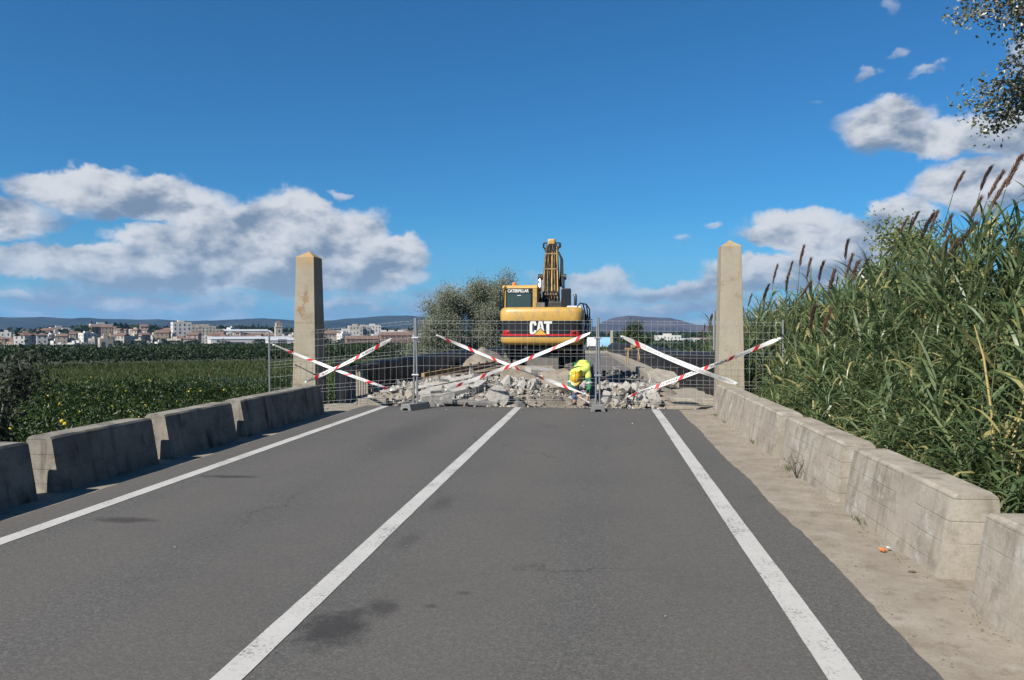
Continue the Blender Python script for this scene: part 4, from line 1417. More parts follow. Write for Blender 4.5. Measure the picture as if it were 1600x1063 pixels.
def on_boom(t, off, lift):
    """point on the back (rear facing, upper) side of the boom"""
    s = t * (len(bl) - 1)
    k = min(int(s), len(bl) - 2)
    f = s - k
    y = bl[k][0] + (bl[k + 1][0] - bl[k][0]) * f
    z = bl[k][1] + (bl[k + 1][1] - bl[k][1]) * f
    hgt = bl[k][2] + (bl[k + 1][2] - bl[k][2]) * f
    wd = bl[k][3] + (bl[k + 1][3] - bl[k][3]) * f
    d = Vector((0, bl[k + 1][0] - bl[k][0], bl[k + 1][1] - bl[k][1])).normalized()
    nrm = Vector((0, -d.z, d.y))
    return Vector((.12 - .03 * s, y, z)) + Vector((off * wd, 0, 0)) + nrm * (hgt / 2 + lift)
for off, m in ((-.40, 'yellow_d'), (-.20, 'yellow_d'), (.06, 'yellow'), (.22, 'yellow_d'), (.40, 'yellow')):
    MB().tube([on_boom(k / 14 * .78, off, .045) for k in range(15)], .021, 8).build('hydraulic_pipe', M[m], boom, smooth=True)
for off in (-.07, .14, .32, -.28):
    MB().tube([on_boom(k / 14 * .8, off + .03 * math.sin(k), .05 + .02 * math.sin(k * 1.7)) for k in range(15)], .02, 8).build('hose', M['hose'], boom, smooth=True)
for k in (.18, .42, .62):
    p = on_boom(k, 0, .05)
    MB().box((-.22, -.035, -.03), (.22, .035, .03), Matrix.Rotation(R(-35), 3, 'X'), p).build('pipe_clamp', M['yellow_d'], boom, bevel=.006)
for sgn, x0 in ((-1, -.30), (1, .30)):
    for q in range(2 if sgn < 0 else 3):
        pts = [on_boom(.70 + .05 * q, sgn * .45, .02), on_boom(.76, sgn * (.60 + .06 * q), .08), on_boom(.86, sgn * (.66 + .04 * q), .09), on_boom(.95, sgn * (.56 + .03 * q), .06), on_boom(1.0, sgn * .35, .03)]
        MB().tube(pts, .022, 8).build('hose', M['hose'], boom, smooth=True)
for q in range(5):
    pts = [on_boom(.62 + .02 * q, -.3 + .15 * q, .06), on_boom(.72, -.26 + .12 * q, .17 + .03 * (q % 2)), on_boom(.80, -.2 + .1 * q, .10), on_boom(.88, -.2 + .1 * q, .03)]
    MB().tube(pts, .024, 8).build('hose', M['hose'], boom, smooth=True)
for q in range(4):
    pts = [on_boom(.30, .52 + .06 * q, -.2), on_boom(.45, .60 + .05 * q, -.1), on_boom(.6, .66 + .04 * q, -.12), on_boom(.72, .55, -.05)]
    MB().tube(pts, .022, 8).build('hose', M['hose'], boom, smooth=True)
# boom head and stick
MB().tube([on_boom(1.0, -.52, -.18), on_boom(1.0, .52, -.18)], .15, 14).build('boom_head', M['yellow'], boom, bevel=.01, smooth=True)
hd = on_boom(1.0, 0, -.05)
MB().box((-.14, -.30, -.15), (.14, .22, .20), None, hd).build('boom_cap', M['yellow'], boom, bevel=.06, seg=3)
st = MB().loft([[(-.19, 2.9, 4.62), (.14, 2.9, 4.62), (.14, 3.3, 4.72), (-.19, 3.3, 4.72)], [(-.2, 3.1, 4.25), (.15, 3.1, 4.25), (.15, 3.75, 4.4), (-.2, 3.75, 4.4)], [(-.17, 4.3, 2.1), (.12, 4.3, 2.1), (.12, 4.55, 2.15), (-.17, 4.55, 2.15)]]).build('stick', M['yellow_d'], ex, bevel=.02)
MB().prism([(3.9, 2.1), (4.7, 2.2), (5.0, 1.5), (4.75, .75), (4.1, .55), (4.35, 1.1), (4.3, 1.6)], 'x', -.55, .5).build('bucket', M['blackdust'], st, bevel=.02)
# boom lift cylinders either side
for sgn in (-1, 1):
    x = .10 + sgn * .40
    cyl = MB().tube([(x, .75, 1.7), (x - .01, 1.05, 2.75)], .085, 14).build('boom_cylinder', M['yellow_d'], ex, smooth=True)
    MB().tube([(x - .01, 1.05, 2.75), (x - .02, 1.32, 3.45)], .05, 12).build('rod', M['chrome'], cyl, smooth=True)
    MB().tube([(x - .09, 1.34, 3.5), (x + .07, 1.34, 3.5)], .10, 12).build('pin', M['blackdust'], cyl, smooth=True)
MB().box((-.36, -.1, 2.3), (.60, .5, 2.62)).build('boom_foot_bracket', M['blackdust'], ex, bevel=.04)
for k in range(6):
    MB().tube([(-.2 + .11 * k, -.15, 2.35), (-.2 + .11 * k, .05, 2.62 + .05 * (k % 3)), (-.15 + .1 * k, .35, 2.75), on_boom(.2, -.4 + .15 * k, .05)], .022, 8).build('hose', M['hose'], ex, smooth=True)

# undercarriage
MB().tube([(0, 0, .98), (0, 0, 1.22)], .62, 24).build('turntable', M['blackdust'], ex, smooth=True)
MB().box((-.55, -1.75, .62), (.55, 1.75, 1.0)).build('chassis', M['blackdust'], ex, bevel=.04)
for y in (-1.3, 1.3):
    MB().tube([(-1.15, y, .56), (1.15, y, .56)], .13, 12).build('axle', M['blackdust'], ex, smooth=True)
for s in (-1, 1):
    MB().box((s * .86 - .32, -1.0, .95), (s * .86 + .32, .9, 1.16)).build('side_box', M['blackdust'], ex, bevel=.02)
    MB().box((s * .93 - .30, -2.02, 1.09), (s * .93 + .30, -.8, 1.13)).build('mudguard', M['black'], ex, bevel=.01)
MB().box((-1.1, -2.05, 1.10), (1.2, -1.95, 1.20)).build('rear_crossbar', M['black'], ex, bevel=.01)
MB().box((-.52, -2.1, 1.12), (-.44, -2.05, 1.22)).build('marker_plate', M['decal_white'], ex)
MB().box((.45, -2.12, 1.08), (.86, -1.98, 1.16)).build('step_plate', M['timber_y'], ex, bevel=.01)
bl_ = MB().prism([(-2.02, .18), (-1.86, .12), (-1.80, .5), (-1.86, .93), (-1.96, .97), (-1.93, .5)], 'x', -.46, .48).build('dozer_blade', M['dusty'], ex, bevel=.015)
for s in (-.3, .3):
    MB().box((s - .06, -1.9, .45), (s + .06, -1.4, .62)).build('blade_arm', M['blackdust'], bl_, bevel=.01)
def tyre_mesh():
    r, w = .50, .245
    mb = MB()
    n = 36
    prof = [(-w / 2 * .8, .30), (-w / 2, .36), (-w / 2, .44), (-w / 2 * .82, .488), (-w * .2, r), (w * .2, r), (w / 2 * .82, .488), (w / 2, .44), (w / 2, .36), (w / 2 * .8, .30)]
    rings = []
    for x, q in prof:
        rings.append([(x, q * math.cos(2 * PI * k / n), q * math.sin(2 * PI * k / n)) for k in range(n)])
    mb.loft(rings, cap=False)
    for k in range(22):          # tread blocks
        a = 2 * PI * k / 22
        rot = Matrix.Rotation(a, 3, 'X')
        for s in (-1, 1):
            mb.box((s * .062 - .052, -.05, .478), (s * .062 + .052, .05, .522), Matrix.Rotation(a + s * .07, 3, 'X'))
    return mb.mesh('tyre', M['tyre'], True)
tm = tyre_mesh()
rm = MB().tube([(-.09, 0, 0), (.09, 0, 0)], .30, 20).tube([(-.12, 0, 0), (.12, 0, 0)], .11, 12).mesh('rim', M['dusty'], True)
for y in (-1.3, 1.3):
    for x in (-1.08, -.79, .79, 1.08):
        wh = bpy.data.objects.new('wheel', None)
        wh.empty_display_size = .1
        col.objects.link(wh)
        wh.parent = ex
        wh.location = (x, y, .52)
        link('tyre', tm, wh)
        link('rim', rm, wh)

# ------------------------------------------------------------------ worker
def skin_mesh(name, nodes, edges, root, m, sub=2):
    """nodes {key: (x,y,z,r)}"""
    keys = list(nodes)
    me = bpy.data.meshes.new(name)
    me.from_pydata([nodes[k][:3] for k in keys], [(keys.index(a), keys.index(b_)) for a, b_ in edges], [])
    o = bpy.data.objects.new(name, me)
    col.objects.link(o)
    o.modifiers.new('skin', 'SKIN')
    if not me.skin_vertices: 
        bm = bmesh.new(); bm.from_mesh(me); bm.verts.layers.skin.verify(); bm.to_mesh(me); bm.free()
    for i, k in enumerate(keys):
        r = nodes[k][3]
        rr = r if isinstance(r, tuple) else (r, r)
        sv = me.skin_vertices[0].data[i]
        sv.radius = rr
        sv.use_root = (k == root)
    md = o.modifiers.new('sub', 'SUBSURF')
    md.levels = sub
    md.render_levels = sub
    dg = bpy.context.evaluated_depsgraph_get()
    out = bpy.data.meshes.new_from_object(o.evaluated_get(dg))
    out.name = name
    bpy.data.objects.remove(o)
    bpy.data.meshes.remove(me)
    out.materials.clear()
    out.materials.append(m)
    for p in out.polygons: p.use_smooth = True
    return out
J = {'pelvis': (.06, .20, .86, (.135, .11)), 'belly': (.04, .08, .90, (.135, .105)), 'chest': (-.03, -.10, .85, (.15, .115)), 'upper': (-.08, -.23, .775, (.13, .10)), 'neck': (-.12, -.31, .71, .058), 'head0': (-.145, -.36, .665, .075), 'head1': (-.165, -.405, .60, .088), 'head2': (-.17, -.42, .545, .068),
     'shR': (-.25, -.22, .715, .062), 'elR': (-.28, -.33, .45, .046), 'wrR': (-.135, -.44, .285, .031), 'haR': (-.09, -.475, .235, .034),
     'shL': (.11, -.23, .755, .062), 'elL': (.145, -.32, .46, .046), 'wrL': (.10, -.42, .225, .031), 'haL': (.085, -.455, .165, .034),
     'hiR': (-.04, .19, .82, .10), 'knR': (-.14, .02, .47, .066), 'anR': (-.165, .10, .10, .044), 'toR': (-.19, -.05, .045, .040),
     'hiL': (.16, .19, .82, .10), 'knL': (.22, .05, .47, .066), 'anL': (.24, .14, .10, .044), 'toL': (.27, -.01, .045, .040)}
EB = [('pelvis', 'belly'), ('belly', 'chest'), ('chest', 'upper'), ('upper', 'neck'), ('neck', 'head0'), ('head0', 'head1'), ('head1', 'head2'),
      ('upper', 'shR'), ('shR', 'elR'), ('elR', 'wrR'), ('wrR', 'haR'), ('upper', 'shL'), ('shL', 'elL'), ('elL', 'wrL'), ('wrL', 'haL'),
      ('pelvis', 'hiR'), ('hiR', 'knR'), ('knR', 'anR'), ('anR', 'toR'), ('pelvis', 'hiL'), ('hiL', 'knL'), ('knL', 'anL'), ('anL', 'toL')]
per = thing('person', 'bent-over worker in yellow helmet, hi-vis jacket and jeans, working at the edge of the rubble', 'worker', (-.40, 17.25, -.02), R(4))
# body with fingers in the same skeleton
JB = dict(J)
EB2 = list(EB)
def fingers(tag_, hand, wrist, aim):
    h = Vector(J[hand][:3])
    d = (h - Vector(J[wrist][:3])).normalized()
    side = d.cross(Vector(aim)).normalized()
    fw = Vector(aim).normalized()
    for k in range(4):
        o0 = side * (.026 - .0175 * k)
        ln = (.062, .072, .068, .052)[k]
        p1 = h + d * .035 + o0
        p2 = p1 + d * ln * .5 + fw * .012
        p3 = p2 + d * ln * .2 + fw * ln * .45
        for q, (p, r) in enumerate(((p1, .0095), (p2, .009), (p3, .0075))):
            JB[f'{tag_}{k}{q}'] = (*p, r)
        EB2.append((hand, f'{tag_}{k}0')); EB2.append((f'{tag_}{k}0', f'{tag_}{k}1')); EB2.append((f'{tag_}{k}1', f'{tag_}{k}2'))
    p1 = h + side * .04 + fw * .012
    p2 = p1 + d * .03 + fw * .025
    JB[f'{tag_}t0'] = (*p1, .0105)
    JB[f'{tag_}t1'] = (*p2, .0085)
    EB2.append((hand, f'{tag_}t0')); EB2.append((f'{tag_}t0', f'{tag_}t1'))
fingers('fr', 'haR', 'wrR', (.5, .3, -.4))
fingers('fl', 'haL', 'wrL', (-.6, .2, -.3))
link('body', skin_mesh('body', JB, EB2, 'pelvis', M['skin']), per)
def shell(name, keys, grow, m, root, over=None):
    nd = {}
    for k in keys:
        x, y, z, r = (over or {}).get(k, J[k]) if k in (over or {}) or k in J else over[k]
        nd[k] = (x, y, z, tuple(q + grow for q in r) if isinstance(r, tuple) else r + grow)
    ed = [(a, b_) for a, b_ in EB if a in nd and b_ in nd]
    return nd, ed
def mid(a, b_, t): 
    A, B_ = J[a], J[b_]
    ra = A[3] if not isinstance(A[3], tuple) else A[3][0]
    rb = B_[3] if not isinstance(B_[3], tuple) else B_[3][0]
    return tuple(A[i] + (B_[i] - A[i]) * t for i in range(3)) + (ra + (rb - ra) * t,)
# trousers
nd, ed = shell('trousers', ['pelvis', 'hiR', 'knR', 'anR', 'hiL', 'knL', 'anL'], .018, None, 'pelvis')
nd['anR'] = (*J['anR'][:3], .072); nd['anL'] = (*J['anL'][:3], .072)
link('trousers', skin_mesh('trousers', nd, ed, 'pelvis', M['denim']), per)
# green under-jacket: hips and sleeves
nd, ed = shell('jacket', ['pelvis', 'belly', 'chest', 'upper', 'shR', 'elR', 'shL', 'elL'], .018, None, 'belly')
nd['cuR'] = mid('elR', 'wrR', .55)[:3] + (.05,)
nd['cuL'] = mid('elL', 'wrL', .72)[:3] + (.05,)
ed += [('elR', 'cuR'), ('elL', 'cuL')]
link('jacket', skin_mesh('jacket', nd, ed, 'belly', M['green']), per)
# yellow hi-vis yoke and upper sleeves
nd, ed = shell('vest', ['belly', 'chest', 'upper', 'shR', 'shL'], .030, None, 'chest')
nd['belly'] = (.035, .06, .90, (.165, .135))
nd['collar'] = (-.118, -.30, .735, .118)
nd['nape'] = (-.142, -.35, .692, .104)
ed += [('upper', 'collar'), ('collar', 'nape')]
nd['mR'] = mid('shR', 'elR', .45)[:3] + (.075,)
nd['mL'] = mid('shL', 'elL', .55)[:3] + (.078,)
ed += [('shR', 'mR'), ('shL', 'mL')]
link('hi_vis_top', skin_mesh('vest', nd, ed, 'chest', M['hiviz']), per)
for a, b_, t0 in (('shL', 'elL', .74), ('shR', 'elR', .62)):
    p, q = mid(a, b_, t0), mid(a, b_, t0 + .13)
    MB().tube([p[:3], q[:3]], .077, 14).build('reflective_band', M['reflect'], per, smooth=True)
# back print: a row of small dark blocks reads as worn lettering
for sd_ in ('R', 'L'):
    a, t_ = Vector(J['an' + sd_][:3]), Vector(J['to' + sd_][:3])
    bt = skin_mesh('boot', {'a': (a.x, a.y, .13, .062), 'h': (a.x, a.y + .01, .05, .052), 'm': (*(a * .45 + t_ * .55).xy, .045, .050), 't': (t_.x, t_.y - .03, .04, .042)}, [('a', 'h'), ('h', 'm'), ('m', 't')], 'h', M['boot'])
    link('boot', bt, per)
p = mid('elL', 'wrL', .86)
q = J['wrL'][:3]
MB().tube([p[:3], q], [.045, .047], 12).build('glove_cuff', M['glove'], per, smooth=True)
# helmet: dome, ridge, brim; crown turned to the viewer because the head hangs down
ax = (Vector(J['head0'][:3]) - Vector(J['head2'][:3])).normalized()     # from chin up to crown
crown_dir = Vector((-.12, -.80, .58)).normalized()
face_dir = Vector((-.10, -.55, -.83)).normalized()
rx = crown_dir.cross(face_dir).normalized()
face_dir = rx.cross(crown_dir).normalized()
hc = Vector((-.165, -.415, .635))
mb = MB()
rings = []
for k in range(9):
    a = PI / 2 * k / 8
    rr, zz = math.cos(a), math.sin(a)
    rings.append([hc + rx * (.118 * rr * math.cos(w)) + face_dir * (.142 * rr * math.sin(w)) + crown_dir * (.02 + .135 * zz) for w in [2 * PI * i / 24 for i in range(24)]])
hm = mb.loft(rings).build('helmet', M['helmet'], per, smooth=True)
mb = MB()
rings = []
for sc_, dz_ in ((1.0, .025), (1.10, .015), (1.13, .004), (1.02, .002)):
    rings.append([hc + rx * (.118 * sc_ * math.cos(w)) + face_dir * ((.142 + (.045 * max(0, math.sin(w)) ** 2 if sc_ > 1.05 else 0)) * sc_ * math.sin(w)) + crown_dir * dz_ for w in [2 * PI * i / 24 for i in range(24)]])
mb.loft(rings).build('brim', M['helmet'], hm, smooth=True)
MB().tube([hc + face_dir * (.128 * math.cos(a)) + crown_dir * (.025 + .135 * math.sin(a)) for a in [PI * (.08 + .84 * i / 12) for i in range(13)]], .013, 6).build('ridge', M['helmet'], hm, smooth=True)
# face under the brim
nose = hc + face_dir * .115 - crown_dir * .045
MB().tube([hc + face_dir * .085 - crown_dir * .02, nose, nose - crown_dir * .02 - face_dir * .02], [.010, .016, .010], 8).build('nose', M['skin'], per, smooth=True)
for s in (-1, 1):
    e_ = hc + rx * (.09 * s) - crown_dir * .04
    MB().tube([e_ - rx * .012, e_ + rx * .012], [.03, .022], 8).build('ear', M['skin'], per, smooth=True)
    y_ = hc + rx * (.032 * s) + face_dir * .088 - crown_dir * .035
    MB().tube([y_ - rx * .012, y_ + rx * .012], .008, 6).build('eye', M['navy'], per, smooth=True)
mo = hc + face_dir * .085 - crown_dir * .088
MB().tube([mo - rx * .022, mo + rx * .022], .006, 6).build('mouth', M['tape_red'], per, smooth=True)
# tool in the hands: a short pale bar with a small cutting disc
tl = thing('hand_tool', 'pale hand tool with a round disc, held by the worker close to the ground', 'tool', (-.40, 17.25, -.02), R(4))
MB().tube([(-.10, -.50, .235), (.02, -.505, .17), (.12, -.51, .11)], .017, 8).build('handle', M['glove'], tl, smooth=True)
MB().tube([(.10, -.51, .125), (.19, -.515, .085)], [.035, .03], 10).build('motor_housing', M['glove'], tl, smooth=True)
MB().tube([(.225, -.545, .105), (.225, -.53, .105)], .10, 18).build('disc', M['dusty'], tl, smooth=True)

# ------------------------------------------------------------------ reeds
nr = np.random.default_rng(11)
def ribbon_leaves(P, D0, L, Wd, droop, rng, seg=5):
    """arching strap leaves. P base (n,3), D0 start direction (n,3)"""
    n = len(P)
    D = unit(D0)
    side = unit(np.cross(D, np.array([0, 0, 1.0])) + rng.normal(size=(n, 3)) * .25)
    prof = np.array([.55, 1.0, .95, .75, .45, .04])
    V = np.empty((n, (seg + 1) * 2, 3))
    p = P.copy()
    step = (L / seg)[:, None]
    for k in range(seg + 1):
        w = (Wd * prof[k] * .5)[:, None]
        V[:, 2 * k] = p - side * w
        V[:, 2 * k + 1] = p + side * w
        p = p + D * step
        D = D.copy()
        D[:, 2] -= droop * (k + 1) / seg * 1.3
        D = unit(D)
    F = []
    for k in range(seg):
        F.append([2 * k, 2 * k + 1, 2 * k + 3, 2 * k + 2])
    F = np.array(F)
    base = (np.arange(n) * (seg + 1) * 2)[:, None, None]
    return V.reshape(-1, 3), (F[None] + base).reshape(-1, 4)

def reed_ground(x, y): return terrain_z(x, y)
def reed_top(x, y):
    """height of the leafy canopy above road level"""
    rise = sstep(3.0, 4.6, x)
    base = 2.95 - .62 * sstep(9, 19, y) - .2 * sstep(18, 26, y)
    return .35 + (base - .35) * rise ** .8 + .12 * math.sin(x * 3 + y * 1.3)
stalk_parts, leaf_parts = [], []
canes = []
tries = 0
while len(canes) < 1350:
    x = 3.25 + 6.2 * nr.random() ** 1.6
    y = nr.uniform(1.0, 27)
    canes.append((x, y))
mbc = MB()
LP, LD, LL, LW, LDr = [], [], [], [], []
for (x, y) in canes:
    zb = reed_ground(x, y) - .05
    zt = reed_top(x, y) + nr.normal() * .16 - (.25 if x > 6 else 0)
    if 16.2 < y < 18.0 and x < 3.7: continue
    H = max(.5, zt - zb)
    lean = np.array([nr.normal(.10, .09), nr.normal(.0, .08)])
    def at(t):
        return np.array((x + lean[0] * H * t * t, y + lean[1] * H * t * t, zb + H * t))
    pts = [at(t) for t in (0, .35, .7, 1.0)]
    mbc.tube([Vector(p) for p in pts], [.012, .011, .008, .004], 4, False)
    nl = int(H / .062)
    a0 = nr.uniform(0, 6.28)
    for k in range(nl):
        t = .12 + .88 * k / nl
        if t < .3 and nr.random() < .45: continue
        ang = a0 + (k % 2) * PI + nr.normal(0, .55)
        up = nr.uniform(.6, 1.6) + .5 * (t > .85)
        LP.append(at(t))
        LD.append((math.cos(ang), math.sin(ang), up))
        LL.append(nr.uniform(.36, .72) * (1 if t > .3 else .8))
        LW.append(nr.uniform(.022, .050))
        LDr.append(nr.uniform(.12, .66) if nr.random() < .85 else 1.5)
# leafy lower growth along the back of the barriers
for _ in range(8500):
    y = nr.uniform(1.0, 26)
    x = 2.92 + abs(nr.normal(0, .55)) + .1
    if 16.2 < y < 18.2 and x < 3.5: continue
    z = reed_ground(x, y) + nr.uniform(0, max(.25, .95 * (reed_top(x, y) + .15)))
    ang = nr.uniform(0, 6.28)
    LP.append(np.array((x, y, z)))
    LD.append((math.cos(ang) - .35, math.sin(ang) - .1, nr.uniform(.2, 1.3)))
    LL.append(nr.uniform(.22, .5))
    LW.append(nr.uniform(.014, .038))
    LDr.append(nr.uniform(.2, .8))
V, F = ribbon_leaves(np.array(LP), np.array(LD), np.array(LL), np.array(LW), np.array(LDr), nr)
stuff(link('reed_leaves', np_mesh('reed_leaves', V, F, M['leaf_reed'], True)))
stuff(mbc.build('reed_canes', M['cane'], None))
def plume_mesh(seed, m, L=.62):
    g = np.random.default_rng(seed)
    n = 260
    t = g.random(n) ** .8
    env = .030 * np.sin(np.pi * np.clip(t * .92 + .05, 0, 1)) ** .7
    a = g.uniform(0, 6.28, n)
    P = np.stack([env * .25 * np.cos(a), env * .25 * np.sin(a), t * L * .86], 1)
    D = np.stack([np.cos(a) * .2, np.sin(a) * .2, np.ones(n)], 1) + g.normal(size=(n, 3)) * .08
    V, F = leaf_quads(P, D, g.uniform(.08, .17, n), g.uniform(.006, .012, n), g)
    V[:, 0] += .10 * (np.clip(V[:, 2], 0, None) / L) ** 2 * .6
    return np_mesh('plume', V, F, m)
PLM = [plume_mesh(i, M['plume'] if i % 3 else M['plume_dark'], .55 + .06 * (i % 3)) for i in range(6)]
def flowering_reed(x, y, zt, lean, az_, kind, label, group, sc_=1.0):
    """a cane that ends in a plume whose tip is at height zt"""
    zb = terrain_z(x, y) - .05
    H = zt - zb
    t = thing('flowering_reed', label, 'flowering reed', (x, y, zb), 0, group)
    k = math.tan(lean)
    dxy = Vector((math.cos(az_), math.sin(az_), 0))
    P = []
    hs = H - .6 * sc_
    for f in (0, .4, .7, .88, 1.0):
        P.append(dxy * (hs * .30 * k * f ** 3) + Vector((0, 0, hs * f)))
    MB().tube(P, [.012, .011, .009, .007, .005], 5, False).build('stem', M['cane'], t, smooth=True)
    o = link('plume', PLM[kind], t, P[-1])
    o.rotation_euler = (0, lean, az_)
    o.scale = (sc_ * 1.15, sc_ * 1.15, sc_)
    g = np.random.default_rng(int(x * 100 + y * 10))
    n = 7
    fr = g.uniform(.45, .93, n)
    bp = np.array([tuple(dxy * (hs * .30 * k * f ** 3) + Vector((0, 0, hs * f))) for f in fr])
    an = g.uniform(0, 6.28, n)
    V, F = ribbon_leaves(bp, np.stack([np.cos(an), np.sin(an), g.uniform(.6, 1.4, n)], 1), g.uniform(.4, .6, n), g.uniform(.025, .04, n), g.uniform(.3, .7, n), g)
    link('leaf_blades', np_mesh('leaf_blades', V, F, M['leaf_reed'], True), t)['kind'] = 'stuff'
    return t
# (x, y, tip height, lean, kind, size) of the flower heads that stand out
FR = [(4.7, 10.56, 3.74, 0.32, 0.55), (4.7, 9.95, 3.68, 0.25, 0.6), (4.7, 9.58, 3.52, 0.38, 0.6), (4.7, 9.23, 3.65, 0.3, 0.7), (4.7, 9.3, 3.4, 0.4, 0.6), (4.5, 11.34, 3.38, 0.3, 0.5), (4.5, 11.83, 3.33, 0.3, 0.5), (4.5, 10.99, 3.3, 0.3, 0.75), (4.5, 10.83, 3.25, 0.25, 0.5), (4.7, 10.96, 3.24, 0.2, 0.6), (4.7, 10.14, 3.31, 0.3, 0.6), (4.7, 9.81, 3.09, 0.5, 0.7), (4.7, 10.31, 2.97, 0.5, 0.6), (4.25, 14.01, 3.28, 0.0, 0.7), (4.25, 13.66, 2.94, 0.15, 0.7), (4.25, 13.49, 2.82, 0.03, 0.6), (4.25, 12.99, 2.81, 0.4, 0.55), (4.25, 12.64, 2.85, 0.3, 0.6), (3.85, 15.15, 3.29, 0.1, 0.75), (3.85, 13.92, 2.9, 0.1, 0.7), (3.85, 14.74, 2.97, 0.08, 0.65), (3.85, 16.07, 3.06, 0.12, 0.6), (3.85, 17.43, 3.08, 0.12, 0.7), (3.85, 16.66, 2.89, -0.03, 0.8), (4.25, 14.71, 2.8, 0.1, 1.0), (3.85, 18.68, 2.8, 0.25, 0.7), (3.85, 21.09, 2.63, 0.2, 0.6), (3.85, 19.73, 2.72, 0.3, 0.6), (3.85, 14.39, 2.56, 0.4, 0.6), (3.6, 13.65, 2.14, 0.03, 0.9), (3.6, 12.45, 2.04, 0.2, 0.8), (4.5, 12.13, 2.82, 0.35, 0.7), (4.7, 10.73, 2.87, 0.4, 0.7), (2.95, 21.5, 2.1, .04, .9), (3.05, 23.6, 1.8, .03, .75)]
FR_LABELS = ['tall slim brown plume leaning right against the big white cloud', 'tall dark plume right beside the slim one, against the same cloud', 'feathery brown plume leaning right, just right of the dark tall one', 'highest plume, at the right frame edge under the poplar branches', 'bushy plume at the right frame edge, below the highest one', 'slim plume over the middle of the yellowish shrub', 'small plume at the left edge of the yellowish shrub', 'long brown plume crossing the yellowish shrub', 'pale tan plume at the right side of the yellowish shrub', 'thin upright plume right of the yellowish shrub', 'brown plume hanging below the two tall ones', 'long plume leaning far to the right near the frame edge', 'broad brown plume leaning right, low beneath the tall pair', 'dark upright plume standing alone above the middle of the thicket', 'brown plume leaning right, just right of the lone dark upright one', 'short dark plume tucked close beside the lone upright one', 'small plume leaning right, halfway between lone plume and shrub', 'small plume nearest the yellowish shrub on its left side', 'dark narrow plume, tallest over the left part of the thicket', 'slender plume right of the tallest one over the left thicket', 'thin small plume close beside the tallest one over the left thicket', 'brown plume left of the tallest one over the left thicket', 'brown plume above the right fence post', 'dark upright plume directly right of the right fence post top', 'long hanging plume in the left half of the thicket, below the lone one', 'dark plume leaning right beside the right obelisk', 'small plume touching the edge of the right obelisk', 'thin leaning plume between right obelisk and fence post', 'small tan plume leaning right among the left thicket tops', 'reddish drooping plume low against the green face of the thicket', 'faded plume low in the thicket face, right of the reddish one', 'brown plume leaning right below the yellowish shrub', 'dark leaning plume in front of the right part of the shrub', 'dark plume left of the right obelisk by the grey metal post', 'distant dark plume standing over the right bridge netting']
for i, (x, y, zt, ln, s_) in enumerate(FR):
    kd = (1, 0, 2, 4, 5, 3)[i % 6]
    lb = FR_LABELS[i]
    flowering_reed(x - (zt + 1) * .3 * math.tan(ln) - .55 * s_ * math.sin(ln), y, zt, ln, nr.normal(0, .12), kd, lb, 'flowering reeds on top of the thicket', s_)
# pale dry canes leaning at the right edge
for i in range(11):
    x, y = 3.35 + nr.random() * .45, 6.3 + nr.random() * 1.2
    z0 = terrain_z(x, y)
    h = nr.uniform(1.5, 2.3)
    lx, ly = nr.normal(.12, .2), nr.normal(-.05, .15)
    o = MB().tube([(0, 0, 0), (lx * .2, ly * .2, h * .3), (lx * .5, ly * .5, h * .6), (lx * 1.1, ly * 1.1, h * .85), (lx * 1.9, ly * 1.6, h)], [.012, .014, .011, .009, .004], 6).build('dry_reed', M['cane_dry'], None, smooth=True, loc=(x, y, z0))
    tag(o, 'pale yellow dry reed cane at the right edge of the thicket', 'dry reed', 'dry canes at the right edge of the thicket')

# ------------------------------------------------------------------ trees
def branchy(seed, H, r0, spread, levels=3, nb=(7, 6, 5), droop=.0, up=.6, crown0=.35, wander=.18):
    """trunk, limbs, twigs as (tube list, twig points)"""
    g = random.Random(seed)
    tubes, twig = [], []
    def grow(p, d, L, r, lev):
        n = 5 if lev == 0 else 4
        pts = [p]
        q = p.copy()
        dd = d.copy()
        for k in range(n):
            dd = (dd + Vector((g.gauss(0, 1), g.gauss(0, 1), g.gauss(0, .6))) * wander * (.5 if lev == 0 else 1)).normalized()
            if lev >= 2: dd = (dd + Vector((0, 0, -droop))).normalized()
            q = q + dd * L / n
            pts.append(q.copy())
        tubes.append((pts, [r * (1 - .75 * k / n) for k in range(n + 1)], lev))
        if lev >= levels - 1:
            for k in range(1, n + 1):
                twig.append((pts[k], dd.copy()))
            return
        for b in range(nb[lev]):
            t = (crown0 if lev == 0 else .2) + (1 - (crown0 if lev == 0 else .2)) * (b + g.random()) / nb[lev]
            k = min(n - 1, int(t * n))
            bp = pts[k].lerp(pts[k + 1], t * n - k)
            a = g.uniform(0, 2 * PI)
            nd = Vector((math.cos(a), math.sin(a), g.gauss(up, .3))).normalized()
            nd = (nd * .8 + dd * .35).normalized()
            grow(bp, nd, (spread if lev == 0 else L * .55) * g.uniform(.7, 1.15) * (1 - .35 * t if lev == 0 else 1), r * .42, lev + 1)
    grow(Vector((0, 0, 0)), Vector((0, 0, 1)), H, r0, 0)
    return tubes, twig
